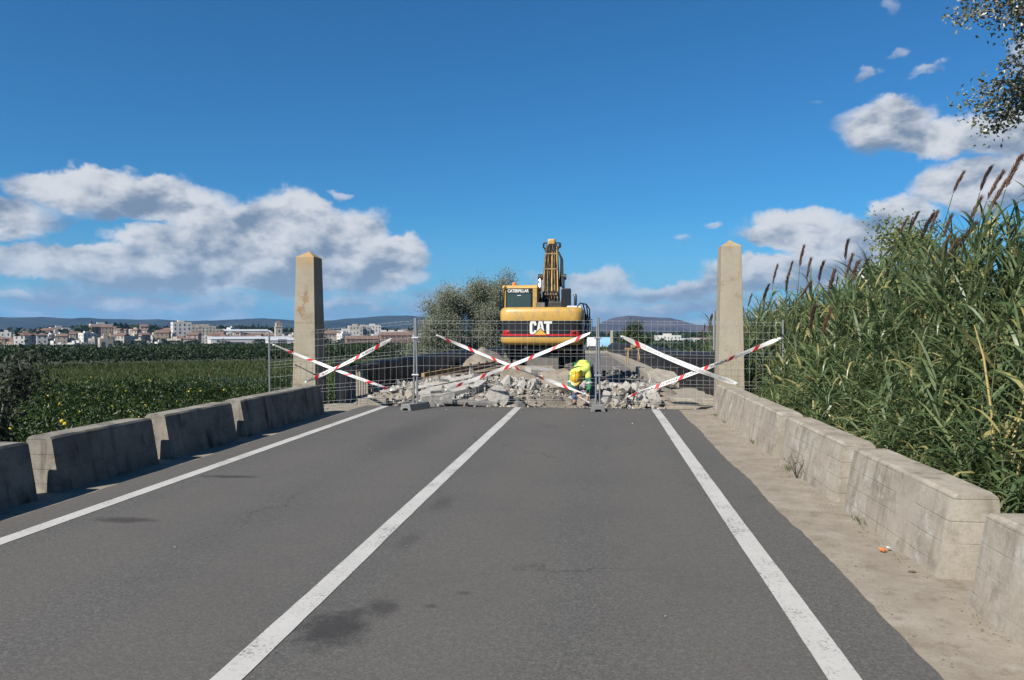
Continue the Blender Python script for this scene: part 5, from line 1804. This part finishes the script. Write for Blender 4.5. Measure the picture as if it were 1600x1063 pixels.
def tree(name, label, loc, seed, H, r0, spread, m_leaf, m_bark, per_twig, leafL, leafW, jit, cat='tree', group=None, **kw):
    t = thing(name, label, cat, loc, 0, group)
    tubes, twig = branchy(seed, H, r0, spread, **kw)
    mb, mt = MB(), MB()
    for pts, rs, lev in tubes:
        (mb if lev == 0 else mt).tube(pts, rs, 8 if lev == 0 else 4, False)
    mb.build('trunk', M[m_bark], t, smooth=True)
    mt.build('branches', M[m_bark], t, smooth=True)
    g = np.random.default_rng(seed)
    B = np.array([tuple(p) for p, d in twig])
    n = len(B) * per_twig
    P = np.repeat(B, per_twig, 0) + g.normal(size=(n, 3)) * jit
    D = g.normal(size=(n, 3)) + np.array((0, 0, -.3))
    V, F = leaf_quads(P, D, g.uniform(.7, 1.2, n) * leafL, g.uniform(.7, 1.2, n) * leafW, g)
    link('crown', np_mesh('crown', V, F, M[m_leaf]), t)
    return t
tree('poplar_tree', 'silvery poplar leaning into the top right corner above the reeds', (9.35, 10.9, -1.6), 5, 11.2, .17, 2.7, 'leaf_poplar', 'bark_pale', 24, .066, .046, .10, levels=4, nb=(34, 8, 6), droop=.12, up=.10, crown0=.5)
tree('shrub_tree', 'yellow-green bush rising just behind the reed plumes on the right', (6.45, 16.4, -1.6), 9, 5.0, .09, 1.35, 'leaf_shrub', 'bark', 24, .08, .05, .16, nb=(12, 6, 4), up=.45, crown0=.5)
tree('tamarisk_tree', 'smaller grey-green tree left of the excavator', (-13.3, 61, -3.6), 31, 6.9, .16, 2.6, 'leaf_grey', 'bark', 18, .14, .07, .36, levels=4, nb=(18, 7, 5), up=.55, crown0=.25, group='grey-green trees beyond the left netting')
tree('tamarisk_tree', 'taller grey-green tree partly behind the excavator cab', (-9.3, 63, -3.6), 47, 7.9, .20, 3.2, 'leaf_grey', 'bark', 18, .14, .07, .36, levels=4, nb=(20, 7, 5), up=.6, crown0=.2, group='grey-green trees beyond the left netting')
tree('tamarisk_tree', 'low grey-green tree growing behind the excavator, mostly hidden', (-6.4, 70, -3.6), 52, 7.2, .18, 2.4, 'leaf_grey', 'bark', 16, .14, .07, .36, levels=4, nb=(16, 7, 5), up=.6, crown0=.2, group='grey-green trees beyond the left netting')
tree('poplar_sapling', 'grey leafy sapling at the left frame edge behind the barrier', (-7.6, 8.75, -2.6), 77, 3.6, .04, .75, 'leaf_sapling', 'bark_pale', 12, .07, .045, .10, nb=(16, 6, 4), up=.6, crown0=.2, cat='sapling')
tree('round_tree', 'round dark green tree beyond the right netting, left of the pale mountain', (3.6, 78, -4.0), 83, 5.0, .16, 2.1, 'leaf_citrus', 'bark', 26, .20, .12, .30, nb=(13, 7, 4), up=.35, crown0=.3)
tree('green_shrub', 'light green shrub beyond the right netting next to the right obelisk', (3.75, 27, -2.6), 85, 3.9, .05, .95, 'leaf_weed', 'bark', 14, .10, .06, .13, nb=(14, 6, 4), up=.5, crown0=.3, cat='shrub')
# the cable post by the obelisk
o = MB().tube([(0, 0, 0), (0, 0, 4.6)], .035, 8).build('metal_post', M['galv'], None, smooth=True, loc=(3.05, 21.2, -2.4))
tag(o, 'thin grey metal post standing among the reeds left of the right obelisk', 'post')

# ------------------------------------------------------------------ citrus orchard
def citrus_meshes(seed):
    g = np.random.default_rng(seed)
    n = 5600
    # lobed crown: points near the surface of several overlapping lobes
    lob = [(0, 0, 1.75, 1.1)] + [(.75 * math.cos(a), .75 * math.sin(a), 1.35 + .55 * g.random(), .72) for a in g.uniform(0, 6.28, 6)]
    k = g.integers(0, len(lob), n)
    L = np.array(lob)[k]
    u = unit(g.normal(size=(n, 3)))
    rr = (.55 + .45 * g.random(n) ** .5)[:, None]
    P = L[:, :3] + u * L[:, 3:4] * rr * np.array((1, 1, .95))
    P = P[P[:, 2] > .25]
    n = len(P)
    P += g.normal(size=P.shape) * .05
    D = unit(P - np.array((0, 0, 1.2))) + g.normal(size=(n, 3)) * .8
    V, F = leaf_quads(P, D, g.uniform(.075, .14, n), g.uniform(.045, .075, n), g)
    crown = np_mesh('crown', V, F, M['leaf_citrus'])
    mb = MB().tube([(0, 0, -.3), (.02, 0, .4), (.05, .03, 1.1)], [.09, .07, .05], 7)
    for a in g.uniform(0, 6.28, 5):
        mb.tube([(.03, .02, .6), (.45 * math.cos(a), .45 * math.sin(a), 1.4), (.7 * math.cos(a), .7 * math.sin(a), 1.9)], [.045, .03, .012], 5)
    trunk = mb.mesh('trunk', M['bark'], True)
    fb = MB()
    for _ in range(int(g.choice((4, 10, 18, 40)))):
        q = unit(g.normal(size=(1, 3)))[0]
        Lq = lob[int(g.integers(0, len(lob)))]
        c = Vector((Lq[0] + q[0] * Lq[3] * .97, Lq[1] + q[1] * Lq[3] * .97, Lq[2] + q[2] * Lq[3] * .92))
        if c.z < .4: continue
        r = .038
        fb.loft([[c + Vector((r * s_ * math.cos(w), r * s_ * math.sin(w), r * z_)) for w in (0, 1.05, 2.09, 3.14, 4.19, 5.24)] for s_, z_ in ((.35, -.93), (.9, -.42), (.95, .3), (.35, .93))])
    fruit = fb.mesh('fruit', M['fruit'], True)
    return crown, trunk, fruit
CP = []
for i in range(8):
    c, tr, fr = citrus_meshes(200 + i)
    CP.append((c, tr, fr))
cr = random.Random(5)
def citrus(i, x, y, s, label, group):
    c, tr, fr = CP[i % 8]
    t = thing('citrus_tree', label, 'citrus tree', (x, y, terrain_z(x, y) - .05), cr.uniform(0, 6.3), group)
    t.scale = (s * cr.uniform(.95, 1.2), s * cr.uniform(.95, 1.2), s * cr.uniform(.9, 1.1))
    link('crown', c, t)
    link('trunk', tr, t)
    f = link('fruit', fr, t)
    f['kind'] = 'stuff'
    return t
k = 0
yy = 5.0
row = 0
while yy < 43:
    xx = -9.7 - cr.random() * .6
    while xx > -16 - yy * .8:
        # keep only the wedge the camera can see over the barriers
        if xx > -10.0 - yy * 1.35 and not (yy > 26 and xx > -11):
            rk = ('first', 'second', 'third', 'fourth', 'fifth', 'sixth', 'seventh', 'eighth', 'ninth', 'tenth', 'eleventh', 'twelfth', 'thirteenth', 'last')
            lb = f'citrus tree with yellow fruit, {rk[min(13, row)]} row back, {rk[min(13, int((-9.3 - xx) / 2.5))]} tree out from the barriers'
            citrus(k, xx + cr.uniform(-.35, .35), yy + cr.uniform(-.4, .4), cr.uniform(1.0, 1.22), lb, 'citrus trees of the near grove')
            k += 1
        xx -= 2.5
    yy += 2.75
    row += 1
# weedy meadow behind the near grove
def weeds(name, n, pos, m, hmin, hmax, seed, blades=7, wid=.05):
    g = np.random.default_rng(seed)
    C = pos(g, n)
    n = len(C)
    Z = np.array([terrain_z(x, y) for x, y in C])
    P = np.repeat(np.column_stack([C, Z]), blades, 0) + g.normal(size=(n * blades, 3)) * np.array((.22, .22, .02))
    hh = np.repeat(g.uniform(hmin, hmax, n), blades) * g.uniform(.6, 1.1, n * blades)
    D = np.column_stack([g.normal(size=(n * blades, 2)) * .55, np.ones(n * blades)])
    V, F = leaf_quads(P, D, hh, hh * .16 + wid, g)
    return stuff(link(name, np_mesh(name, V, F, M[m])))
def fan(d0, d1, a0, a1, pw=1.0):
    def f(g, n):
        d = d0 + (d1 - d0) * g.random(n) ** pw
        a = np.radians(g.uniform(a0, a1, n))
        return np.column_stack([d * np.sin(a), d * np.cos(a)])
    return f
weeds('meadow_weeds', 34000, fan(42, 158, -46, -11.5, 1.0), 'leaf_weed', .4, 1.1, 1, 7, .03)
weeds('meadow_weeds', 1100, fan(52, 95, -30, -23, 1.0), 'leaf_bluegreen', .6, 1.3, 2, 9, .02)
weeds('meadow_weeds', 1500, fan(45, 100, -42, -13, 1.0), 'leaf_bluegreen', .4, .8, 12, 7, .02)
weeds('meadow_weeds', 3500, fan(110, 230, 0.0, 10.5, 1.2), 'leaf_weed', .4, 1.1, 3, 6, .12)
def bank_pos(g, n):
    y = g.uniform(1, 19, n)
    x = -6.35 - np.abs(g.normal(0, 1.3, n))
    return np.column_stack([x, y])
weeds('verge_weeds', 2200, bank_pos, 'leaf_weed', .15, .5, 4, 7, .02)
def gap_pos(g, n):
    y = g.uniform(18.5, 60, n)
    x = np.where(g.random(n) < .7, -6.6 - np.abs(g.normal(0, 4, n)), 3.0 + np.abs(g.normal(0, 3, n)))
    return np.column_stack([x, y])
weeds('bank_weeds', 6000, gap_pos, 'leaf_weed', .6, 1.9, 6, 8, .03)
# far orchards read as one mass: rows of leafy crowns
def orchard(name, pts, m, r, h, leaves, seed, size):
    g = np.random.default_rng(seed)
    n = len(pts)
    Z = np.array([field_z(x, y) for x, y in pts])
    k = n * leaves
    u = unit(g.normal(size=(k, 3)))
    u[:, 2] = np.abs(u[:, 2]) * 1.0 - .15
    sc_ = np.repeat(g.uniform(.8, 1.2, n), leaves)[:, None]
    P = np.repeat(np.column_stack([pts, Z + h * .45]), leaves, 0) + u * np.array((r, r, h * .55)) * sc_ * (.75 + .3 * g.random((k, 1)))
    D = u + g.normal(size=(k, 3)) * .7
    V, F = leaf_quads(P, D, g.uniform(.7, 1.3, k) * size, g.uniform(.7, 1.3, k) * size * .8, g, nrm=u)
    return stuff(link(name, np_mesh(name, V, F, M[m])))
def rows(d0, d1, a0, a1, step, g, jit=.5, grow=0.0):
    out = []
    d = d0
    while d < d1:
        w = d * R(a1 - a0)
        st = step * (1 + grow * (d - d0) / (d1 - d0))
        m_ = int(w / st)
        for i in range(m_):
            a = R(a0) + (i + g.random() * .5) / m_ * R(a1 - a0)
            dd = d + g.uniform(-jit, jit)
            out.append((dd * math.sin(a), dd * math.cos(a)))
        d += st * 1.15
    return np.array(out)
gg = np.random.default_rng(3)
orchard('orchard', rows(152, 222, -50, -10.6, 3.3, gg, 1.0), 'leaf_far', 1.75, 2.9, 50, 21, .55)
orchard('orchard', rows(232, 330, -50, -9.5, 4.6, gg, 1.5), 'leaf_citrus', 2.4, 2.6, 36, 22, .9)
orchard('orchard', rows(345, 620, -50, -8.5, 8.0, gg, 2.5), 'leaf_far', 4.0, 2.5, 30, 23, 1.4)
orchard('orchard', rows(240, 640, 0, 40, 8.0, gg, 2.5), 'leaf_far', 4.0, 2.6, 24, 24, 1.4)
orchard('woodland', rows(640, 1100, -8.5, 30, 17, gg, 5, .5), 'leaf_far', 9, 4.5, 30, 25, 3.0)
orchard('woodland', rows(1000, 1900, -50, 30, 42, gg, 15, .5), 'leaf_far', 20, 9, 30, 26, 7)

# ------------------------------------------------------------------ far town
tg = random.Random(77)
WALLS = {'white': (.78, .76, .72), 'cream': (.60, .54, .46), 'ochre': (.40, .30, .21), 'pink': (.46, .38, .33), 'grey': (.44, .44, .43), 'brick': (.33, .20, .15)}
for k, c in WALLS.items():
    M['wall_' + k] = mat(k + '_house_wall', c, .85, var=.12, scale=.15, dirt=tuple(q * .7 for q in c), dirt_scale=.3)
M['roof_tile'] = mat('terracotta_roof', (.22, .135, .10), .9, var=.25, scale=.4)
M['roof_flat'] = mat('flat_roof_screed', (.42, .36, .31), .9, var=.2, scale=.3)
M['roof_metal'] = mat('pale_sheet_roof', (.66, .68, .70), .5, var=.08, scale=.2)
M['window'] = simple('dark_window_glass', (.07, .07, .075), .25)
def house_proto(w, d, st, roof, wall):
    h = 3.0 * st + .4
    wm = MB().box((-w / 2, -d / 2, -3), (w / 2, d / 2, h))
    if roof == 'flat':
        wm.box((-w / 2, -d / 2, h), (w / 2, -d / 2 + .2, h + .7)).box((-w / 2, d / 2 - .2, h), (w / 2, d / 2, h + .7)).box((-w / 2, -d / 2 + .2, h), (-w / 2 + .2, d / 2 - .2, h + .7)).box((w / 2 - .2, -d / 2 + .2, h), (w / 2, d / 2 - .2, h + .7))
        wm.box((-w * .18, -d * .1, h), (w * .16, d * .22, h + 2.3))
    wall_me = wm.mesh('wall', M['wall_' + wall])
    if roof == 'flat':
        rm_ = MB().box((-w / 2 + .21, -d / 2 + .21, h - .05), (w / 2 - .21, d / 2 - .21, h + .03)).mesh('roof', M['roof_flat'])
    elif roof == 'gable':
        rm_ = MB().prism([(-d / 2 - .4, h - .1), (d / 2 + .4, h - .1), (d / 2 + .4, h + .12), (0, h + d * .22), (-d / 2 - .4, h + .12)], 'x', -w / 2 - .3, w / 2 + .3).mesh('roof', M['roof_tile'])
    elif roof == 'hip':
        a, b_, z1 = w / 2 + .4, d / 2 + .4, h + min(w, d) * .24
        rr_ = max(.2, (w - d) / 2 + .2)
        mb = MB()
        mb.add([(-a, -b_, h - .05), (a, -b_, h - .05), (a, b_, h - .05), (-a, b_, h - .05), (-rr_, 0, z1), (rr_, 0, z1)], [(3, 2, 1, 0), (0, 1, 5, 4), (2, 3, 4, 5), (1, 2, 5), (3, 0, 4)])
        rm_ = mb.mesh('roof', M['roof_tile'])
    else:
        rm_ = MB().prism([(-d / 2 - .3, h), (d / 2 + .3, h), (d / 2 + .3, h + .15), (0, h + d * .10), (-d / 2 - .3, h + .15)], 'x', -w / 2 - .3, w / 2 + .3).mesh('roof', M['roof_metal'])
    win = MB()
    if roof != 'shed':
        for s in range(st):
            nw = max(2, int(w / 3.0))
            for k in range(nw):
                x = -w / 2 + w * (k + .5) / nw
                z = 3.0 * s + 1.0
                win.box((x - .55, -d / 2 - .03, z), (x + .55, -d / 2 + .1, z + (1.35 if (k + s) % 3 else 2.0)))
            ns = max(1, int(d / 3.6))
            for k in range(ns):
                y = -d / 2 + d * (k + .5) / ns
                for sx in (-1, 1):
                    win.box((sx * w / 2 - .08 if sx > 0 else -w / 2 - .03, y - .5, 3.0 * s + 1.0), (sx * w / 2 + .03 if sx > 0 else -w / 2 + .08, y + .5, 3.0 * s + 2.3))
    else:
        win.box((-w * .3, -d / 2 - .04, .1), (-w * .1, -d / 2 + .1, 4.2)).box((w * .1, -d / 2 - .04, .1), (w * .3, -d / 2 + .1, 4.2))
    return wall_me, rm_, win.mesh('windows', M['window'])
def place_house(proto, x, y, rz, label, cat, group, name='house', z=None, s=1.0):
    t = thing(name, label, cat, (x, y, (field_z(x, y) if z is None else z)), rz, group)
    t.scale = (s, s, s)
    link('wall', proto[0], t)
    link('roof', proto[1], t)
    w_ = link('windows', proto[2], t)
    w_['kind'] = 'stuff'
    return t
PROT = []
for wall in ('white', 'cream', 'white', 'pink', 'ochre', 'cream', 'white', 'cream'):
    for roof in ('flat', 'gable', 'flat', 'hip'):
        w, d, st = tg.uniform(5.5, 11), tg.uniform(6, 10), tg.choice((1, 1, 2, 2, 3))
        PROT.append((house_proto(w, d, st, roof, wall), wall, roof, st, w))
RN = {'flat': 'flat-roofed', 'gable': 'tile-roofed', 'hip': 'hip-roofed', 'shed': 'sheet-roofed'}
SN = {1: 'low', 2: 'two-storey', 3: 'three-storey', 4: 'four-storey', 6: 'tall'}
cnt = 0
for ring, (d0, d1, n) in enumerate(((650, 685, 50), (690, 735, 64), (740, 785, 66), (790, 845, 62), (850, 920, 50))):
    for i in range(n):
        a = -48.5 + 38.5 * (i + tg.uniform(.1, .9)) / n
        d = tg.uniform(d0, d1)
        if ring == 4 and -20 < a < -12: continue
        if a > -14.5 and tg.random() < .35: continue
        pr, wall, roof, st, w = PROT[tg.randrange(len(PROT))]
        x, y = d * math.sin(R(a)), d * math.cos(R(a))
        where = 'out past the left frame edge'
        for lim, w_ in ((-39, None), (-37, 'at the left frame edge'), (-35, 'left of the hilltop'), (-33, 'below the hilltop'), (-31.5, 'right of the hilltop'), (-30, 'midway between hilltop and tall white block'), (-28.5, 'left of the tall white block'), (-27, 'at the foot of the tall white block'), (-25, 'below the stepped apartment blocks'), (-23, 'by the long warehouses'), (-21, 'left of the church tower'), (-19.5, 'right of the church tower'), (-17, 'behind the left obelisk'), (-14, 'below the apartment towers'), (0, 'by the red-roofed long building')):
            if a < lim:
                where = w_ or where
                break
        rw_ = ('front-row', 'second-row', 'mid-town', 'upper', 'topmost')[ring]
        place_house(pr, x, y, R(-a) + tg.uniform(-.6, .6), f'{rw_} {SN[st]} {wall} {RN[roof]} house {where}', 'house', 'houses of the far town', s=tg.uniform(.75, 1.1))
        cnt += 1
def dirp(u, d): 
    a = R(pxaz(u))
    return d * math.sin(a), d * math.cos(a)
def land(u, d, w, dp, st, roof, wall, label, name, cat='building', rz=.15, s=1.0, zo=0.0, group=None):
    x, y = dirp(u, d)
    return place_house(house_proto(w, dp, st, roof, wall), x, y, -R(pxaz(u)) + rz, label, cat, group, name, field_z(x, y) + zo, s)
land(283, 730, 13, 12, 5, 'flat', 'white', 'tall plain white apartment block rising above the far town', 'apartment_block', s=1.15, zo=1)
for u, st in ((312, 4), (322, 4), (304, 4), (333, 3)):
    land(u, 790, 16, 12, st, 'flat', 'cream', 'stepped cream apartment block right of the tall white block', 'apartment_block', zo=1.5, group='stepped cream apartment blocks')
land(392, 650, 62, 20, 2, 'shed', 'white', 'long white warehouse in the far town, left of the church tower', 'warehouse')
land(368, 800, 60, 18, 2, 'shed', 'white', 'second long white warehouse, further back above the palms', 'warehouse', zo=2)
land(452, 560, 30, 18, 1, 'shed', 'white', 'long low white shed beside the left obelisk', 'warehouse', zo=1.8)
land(555, 760, 13, 12, 5, 'flat', 'cream', 'pale apartment tower right of the left obelisk, left one of the pair', 'apartment_block', zo=1)
land(567, 765, 13, 12, 5, 'flat', 'grey', 'grey apartment tower right of the left obelisk, right one of the pair', 'apartment_block', zo=.5)
land(582, 780, 15, 12, 5, 'flat', 'white', 'white apartment tower nearest the left grey-green tree', 'apartment_block', zo=1)
land(541, 730, 22, 14, 4, 'flat', 'white', 'broad white apartment building left of the pair of towers', 'apartment_block', zo=0)
land(517, 700, 20, 14, 3, 'hip', 'pink', 'pinkish house with red hipped roof right next to the left obelisk', 'house', zo=1)
land(565, 600, 24, 12, 1, 'gable', 'brick', 'long low red-roofed building below the apartment towers', 'farm_building', zo=2.6)
land(618, 600, 24, 12, 2, 'gable', 'brick', 'long brick building with terracotta roof beside the left grey-green tree', 'farm_building', zo=2.4)
for u in (600, 612, 626): land(u, 820, 16, 12, 3, 'flat', 'white', 'small white block in the gap between the apartment towers and the grey-green tree', 'apartment_block', group='small white blocks by the grey-green tree')
land(78, 890, 26, 16, 2, 'hip', 'ochre', 'reddish hilltop building above the far town', 'hilltop_building', zo=.5)
land(92, 900, 16, 12, 3, 'flat', 'white', 'white hilltop building crowning the far town', 'hilltop_building', zo=.5)
land(104, 890, 22, 12, 2, 'flat', 'white', 'long white hilltop building right of the crown of the town', 'hilltop_building', zo=.5)
land(158, 880, 20, 12, 3, 'flat', 'white', 'white block with roof posts, between two dark trees in the town', 'apartment_block', zo=1)
for u in (990, 1043): land(u, 700, 22, 12, 2, 'flat', 'white' if u > 1000 else 'cream', 'white farmhouse in the fields right of the excavator' if u > 1000 else 'cream farmhouse behind the round dark tree', 'farmhouse', zo=2.5)
land(1065, 720, 30, 12, 1, 'shed', 'white', 'long white shed right of the white farmhouse', 'shed', zo=2.5)
land(1098, 760, 24, 10, 1, 'gable', 'cream', 'low farm building seen beside the right obelisk', 'farm_building', zo=2.5)
land(165, 300, 4.2, 4, 1, 'flat', 'cream', 'tiny pale hut standing alone in the orchards', 'hut', zo=1.6)
# church tower
x, y = dirp(435, 735)
t = thing('church_tower', 'square church tower with belfry standing above the far town', 'church tower', (x, y, field_z(x, y)), -R(pxaz(435)) + .2)
MB().box((-3, -3, -3), (3, 3, 15.5)).build('wall', M['wall_cream'], t)
MB().box((-3.3, -3.3, 15.5), (3.3, 3.3, 16.1)).build('cornice', M['wall_cream'], t)
bf = MB().box((-2.4, -2.4, 16.1), (2.4, 2.4, 19.6)).build('belfry', M['wall_cream'], t)
for s in (-1, 1):
    MB().box((s * 1.1 - .5, -2.44, 16.7), (s * 1.1 + .5, -2.3, 18.8)).build('opening', M['window'], bf)
MB().loft([[(-2.6, -2.6, 19.6), (2.6, -2.6, 19.6), (2.6, 2.6, 19.6), (-2.6, 2.6, 19.6)], [(-.3, -.3, 21.2), (.3, -.3, 21.2), (.3, .3, 21.2), (-.3, .3, 21.2)]]).build('roof', M['roof_tile'], t)
MB().box((-.7, -3.05, 10.5), (.7, -2.9, 13)).build('clock_face', M['window'], t)
# trees in the town
def town_tree(u, d, r, h, label, zo=0.0):
    x, y = dirp(u, d)
    t = thing('town_tree', label, 'tree', (x, y, field_z(x, y) + zo), 0, 'dark trees between the houses of the far town')
    g = np.random.default_rng(int(u * 7))
    n = 420
    q = unit(g.normal(size=(n, 3)))
    P = np.array((0, 0, h * .6)) + q * np.array((r, r, h * .42)) * (.55 + .5 * g.random((n, 1)))
    V, F = leaf_quads(P, q + g.normal(size=(n, 3)) * .7, g.uniform(.9, 1.7, n), g.uniform(.8, 1.4, n), g)
    link('crown', np_mesh('crown', V, F, M['leaf_far']), t)
    MB().tube([(0, 0, -2), (0, 0, h * .6)], [.35, .2], 6).build('trunk', M['bark'], t)
for i, (u, d, r, h) in enumerate(((35, 830, 6, 9), (57, 870, 7, 10), (66, 860, 5, 8), (99, 850, 6, 9), (123, 870, 4, 8), (144, 850, 7, 9), (152, 860, 4, 7), (250, 690, 5, 6), (347, 640, 6, 6), (300, 640, 6, 5), (268, 640, 8, 5), (407, 640, 6, 6), (365, 900, 6, 11), (380, 930, 7, 11), (395, 940, 9, 11), (412, 945, 9, 11), (500, 940, 9, 10), (520, 930, 9, 9), (596, 640, 6, 9), (540, 640, 8, 6), (505, 620, 7, 7), (5, 880, 6, 8), (180, 640, 6, 5), (215, 640, 7, 5))):
    town_tree(u, d, r, h, 'dark tree among far town roofs, ' + ('near the hilltop' if u < 160 else 'on the near edge' if d < 700 else 'by the church tower'))
for u in (370, 383):
    x, y = dirp(u, 660)
    t = thing('palm_tree', 'palm tree standing above the far warehouses', 'palm tree', (x, y, field_z(x, y)), 0, 'two palms in the far town')
    MB().tube([(0, 0, -1), (.2, 0, 5), (.1, 0, 10.5)], [.35, .28, .25], 7).build('trunk', M['bark'], t, smooth=True)
    g = np.random.default_rng(u)
    n = 26
    an = g.uniform(0, 6.28, n)
    V, F = ribbon_leaves(np.tile(np.array([[.1, 0, 10.5]]), (n, 1)), np.stack([np.cos(an), np.sin(an), g.uniform(-.1, 1.1, n)], 1), g.uniform(2.4, 3.4, n), g.uniform(.5, .8, n), g.uniform(.3, .6, n), g)
    link('fronds', np_mesh('fronds', V, F, M['leaf_far']), t)

# ------------------------------------------------------------------ vehicles at the far end of the bridge
def van(x, y, z, rz, m, label, name, L=5.4, Wd=2.0, H=2.35):
    t = thing(name, label, 'van', (x, y, z), rz)
    w = Wd / 2
    MB().prism([(-L / 2, .42), (L / 2, .42), (L / 2, H - .12), (L / 2 - .12, H), (-L / 2 + 1.5, H), (-L / 2 + .75, 1.35), (-L / 2 + .1, 1.15)], 'x', -w, w).build('body', M[m], t, bevel=.06, seg=3)
    MB().box((-w + .18, L / 2 - .02, 1.3), (w - .18, L / 2 + .012, 1.95)).build('rear_window', M['window'], t)
    MB().prism([(-L / 2 + .82, 1.38), (-L / 2 + 1.5, 2.2), (-L / 2 + 1.56, 2.2), (-L / 2 + .90, 1.38)], 'x', -w + .15, w - .15).build('windscreen', M['window'], t)
    for s in (-1, 1):
        MB().box((s * w - .012, -L / 2 + 1.5, 1.35), (s * w + .012, -L / 2 + 2.6, 2.0)).build('side_window', M['window'], t)
        MB().box((s * (w - .22) - .1, -L / 2 - .0, .75), (s * (w - .22) + .1, -L / 2 + .1, .95)).build('headlight', M['decal_white'], t)
        for yq in (-L / 2 + .95, L / 2 - 1.0):
            MB().tube([(s * w - s * .22, yq, .34), (s * w + s * .01, yq, .34)], .34, 14).build('wheel', M['hose'], t)
    MB().box((-w + .1, -L / 2 - .05, .42), (w - .1, -L / 2 + .06, .66)).build('bumper', M['black'], t, bevel=.02)
    return t
van(.9, 136, terrain_z(.9, 136) + .06, 0, 'vanblue', 'small pale blue truck at the far end of the bridge, right of the fence posts', 'blue_truck', 5.0, 2.1, 2.3)
van(-1.6, 150, terrain_z(-1.6, 150) + .06, R(3), 'vanwhite', 'white van far away on the bridge, behind the fence posts', 'white_van')

# ------------------------------------------------------------------ small things by the road
def twig_plant(loc, seed, h, label):
    g = random.Random(seed)
    t = thing('dry_twig', label, 'dry weed', loc)
    mb = MB()
    for i in range(7):
        a = g.uniform(0, 6.28)
        l = g.uniform(.5, 1) * h
        p1 = Vector((math.cos(a) * l * .35 - .02, math.sin(a) * l * .35, l * .6))
        p2 = p1 + Vector((math.cos(a) * l * .2 + g.gauss(0, .03), math.sin(a) * l * .2, l * .4))
        mb.tube([(0, 0, 0), p1, p2], [.006, .004, .002], 4)
        mb.tube([p1, p1 + Vector((g.gauss(0, .06), g.gauss(0, .06), .07))], [.003, .0015], 4)
    mb.build('stems', M['twig'], t)
    g2 = np.random.default_rng(seed)
    P = g2.normal(size=(30, 3)) * np.array((.08, .06, .08)) + np.array((0, 0, h * .55))
    V, F = leaf_quads(P, g2.normal(size=(30, 3)), np.full(30, .03), np.full(30, .012), g2)
    link('dry_leaves', np_mesh('dry_leaves', V, F, M['twig']), t)['kind'] = 'stuff'
twig_plant((2.2, 8.95, -.01), 3, .30, 'dry leafless twig growing out of the joint at the foot of the right barrier')
def crumple(name, m, loc, s, seed, label, cat):
    o = link(name, hull_mesh(name, M[m], 12, 1, .6, .35, seed), None, loc)
    o.scale = (s, s, s)
    o.rotation_euler = (.1, .2, seed)
    return tag(o, label, cat)
crumple('crumpled_wrapper', 'orange', (2.10, 6.02, .012), .042, 31, 'crumpled orange wrapper lying in the right gutter', 'litter')
crumple('pale_scrap', 'tape', (2.155, 6.05, .02), .026, 32, 'tiny white scrap of litter beside the orange wrapper', 'litter')
crumple('brown_leaf', 'timber', (2.13, 5.55, -.006), .05, 33, 'brown dead leaf lying at the foot of the right barrier', 'leaf')
# grit and dry leaves collected along the gutter, and weeds in the joints
gl = np.random.default_rng(9)
n = 650
yy_ = gl.uniform(3.0, 16.5, n)
P = np.column_stack([np.where(gl.random(n) < .65, 2.2 - np.abs(gl.normal(0, .06, n)), 1.68 + np.abs(gl.normal(0, .09, n))), yy_, np.full(n, -.006)])
D = np.column_stack([gl.normal(size=(n, 2)), np.abs(gl.normal(0, .15, n))])
V, F = leaf_quads(P, D, gl.uniform(.005, .022, n), gl.uniform(.004, .011, n), gl)
stuff(link('gutter_litter', np_mesh('gutter_litter', V, F, M['timber'])))
def joint_weeds(xc, ys_, seed):
    g = np.random.default_rng(seed)
    Ps = []
    for y in ys_:
        k = int(g.integers(10, 26))
        Ps.append(np.column_stack([xc + g.normal(0, .02, k), y + g.normal(0, .08, k), np.full(k, -.01)]))
    P = np.concatenate(Ps)
    n = len(P)
    V, F = leaf_quads(P, np.column_stack([g.normal(size=(n, 2)) * .5, np.ones(n)]), g.uniform(.03, .10, n), g.uniform(.004, .009, n), g)
    return stuff(link('joint_weeds', np_mesh('joint_weeds', V, F, M['leaf_weed'])))
joint_weeds(2.22, [6.9, 9.5, 11.6, 14.2, 15.3], 4)
joint_weeds(-5.46, [4.4, 5.7, 6.8, 8.2, 9.3, 10.5, 11.5, 13.4], 6)

# crumbs of concrete thrown onto the asphalt
small_rubble('crumbs', 70, -4.6, 1.5, 13.0, 16.3, .006, .022, M['chunk_b'], lambda x, y: rg.random() < (y - 12.5) / 4)
small_rubble('crumbs', 26, -4.6, 1.5, 4.0, 13.0, .004, .010, M['chunk_b'], lambda x, y: True)
for o_c in [o for o in bpy.data.objects if o.name.startswith('crumbs')]:
    o_c.location.z = .055
HAZE = 5.5e-5

# ------------------------------------------------------------------ air
hz = bpy.data.materials.new('thin_haze')
hz.use_nodes = True
H_ = NT(hz.node_tree)
H_.n.clear()
pv = H_.new('ShaderNodeVolumePrincipled')
pv.inputs['Color'].default_value = (.24, .52, 1.0, 1)
pv.inputs['Density'].default_value = HAZE
pv.inputs['Anisotropy'].default_value = .2
H_.l.new(pv.outputs[0], H_.new('ShaderNodeOutputMaterial').inputs['Volume'])
hb = MB().box((-9500, -1200, -60), (9500, 9900, 260)).build('haze', hz, None)
stuff(hb)
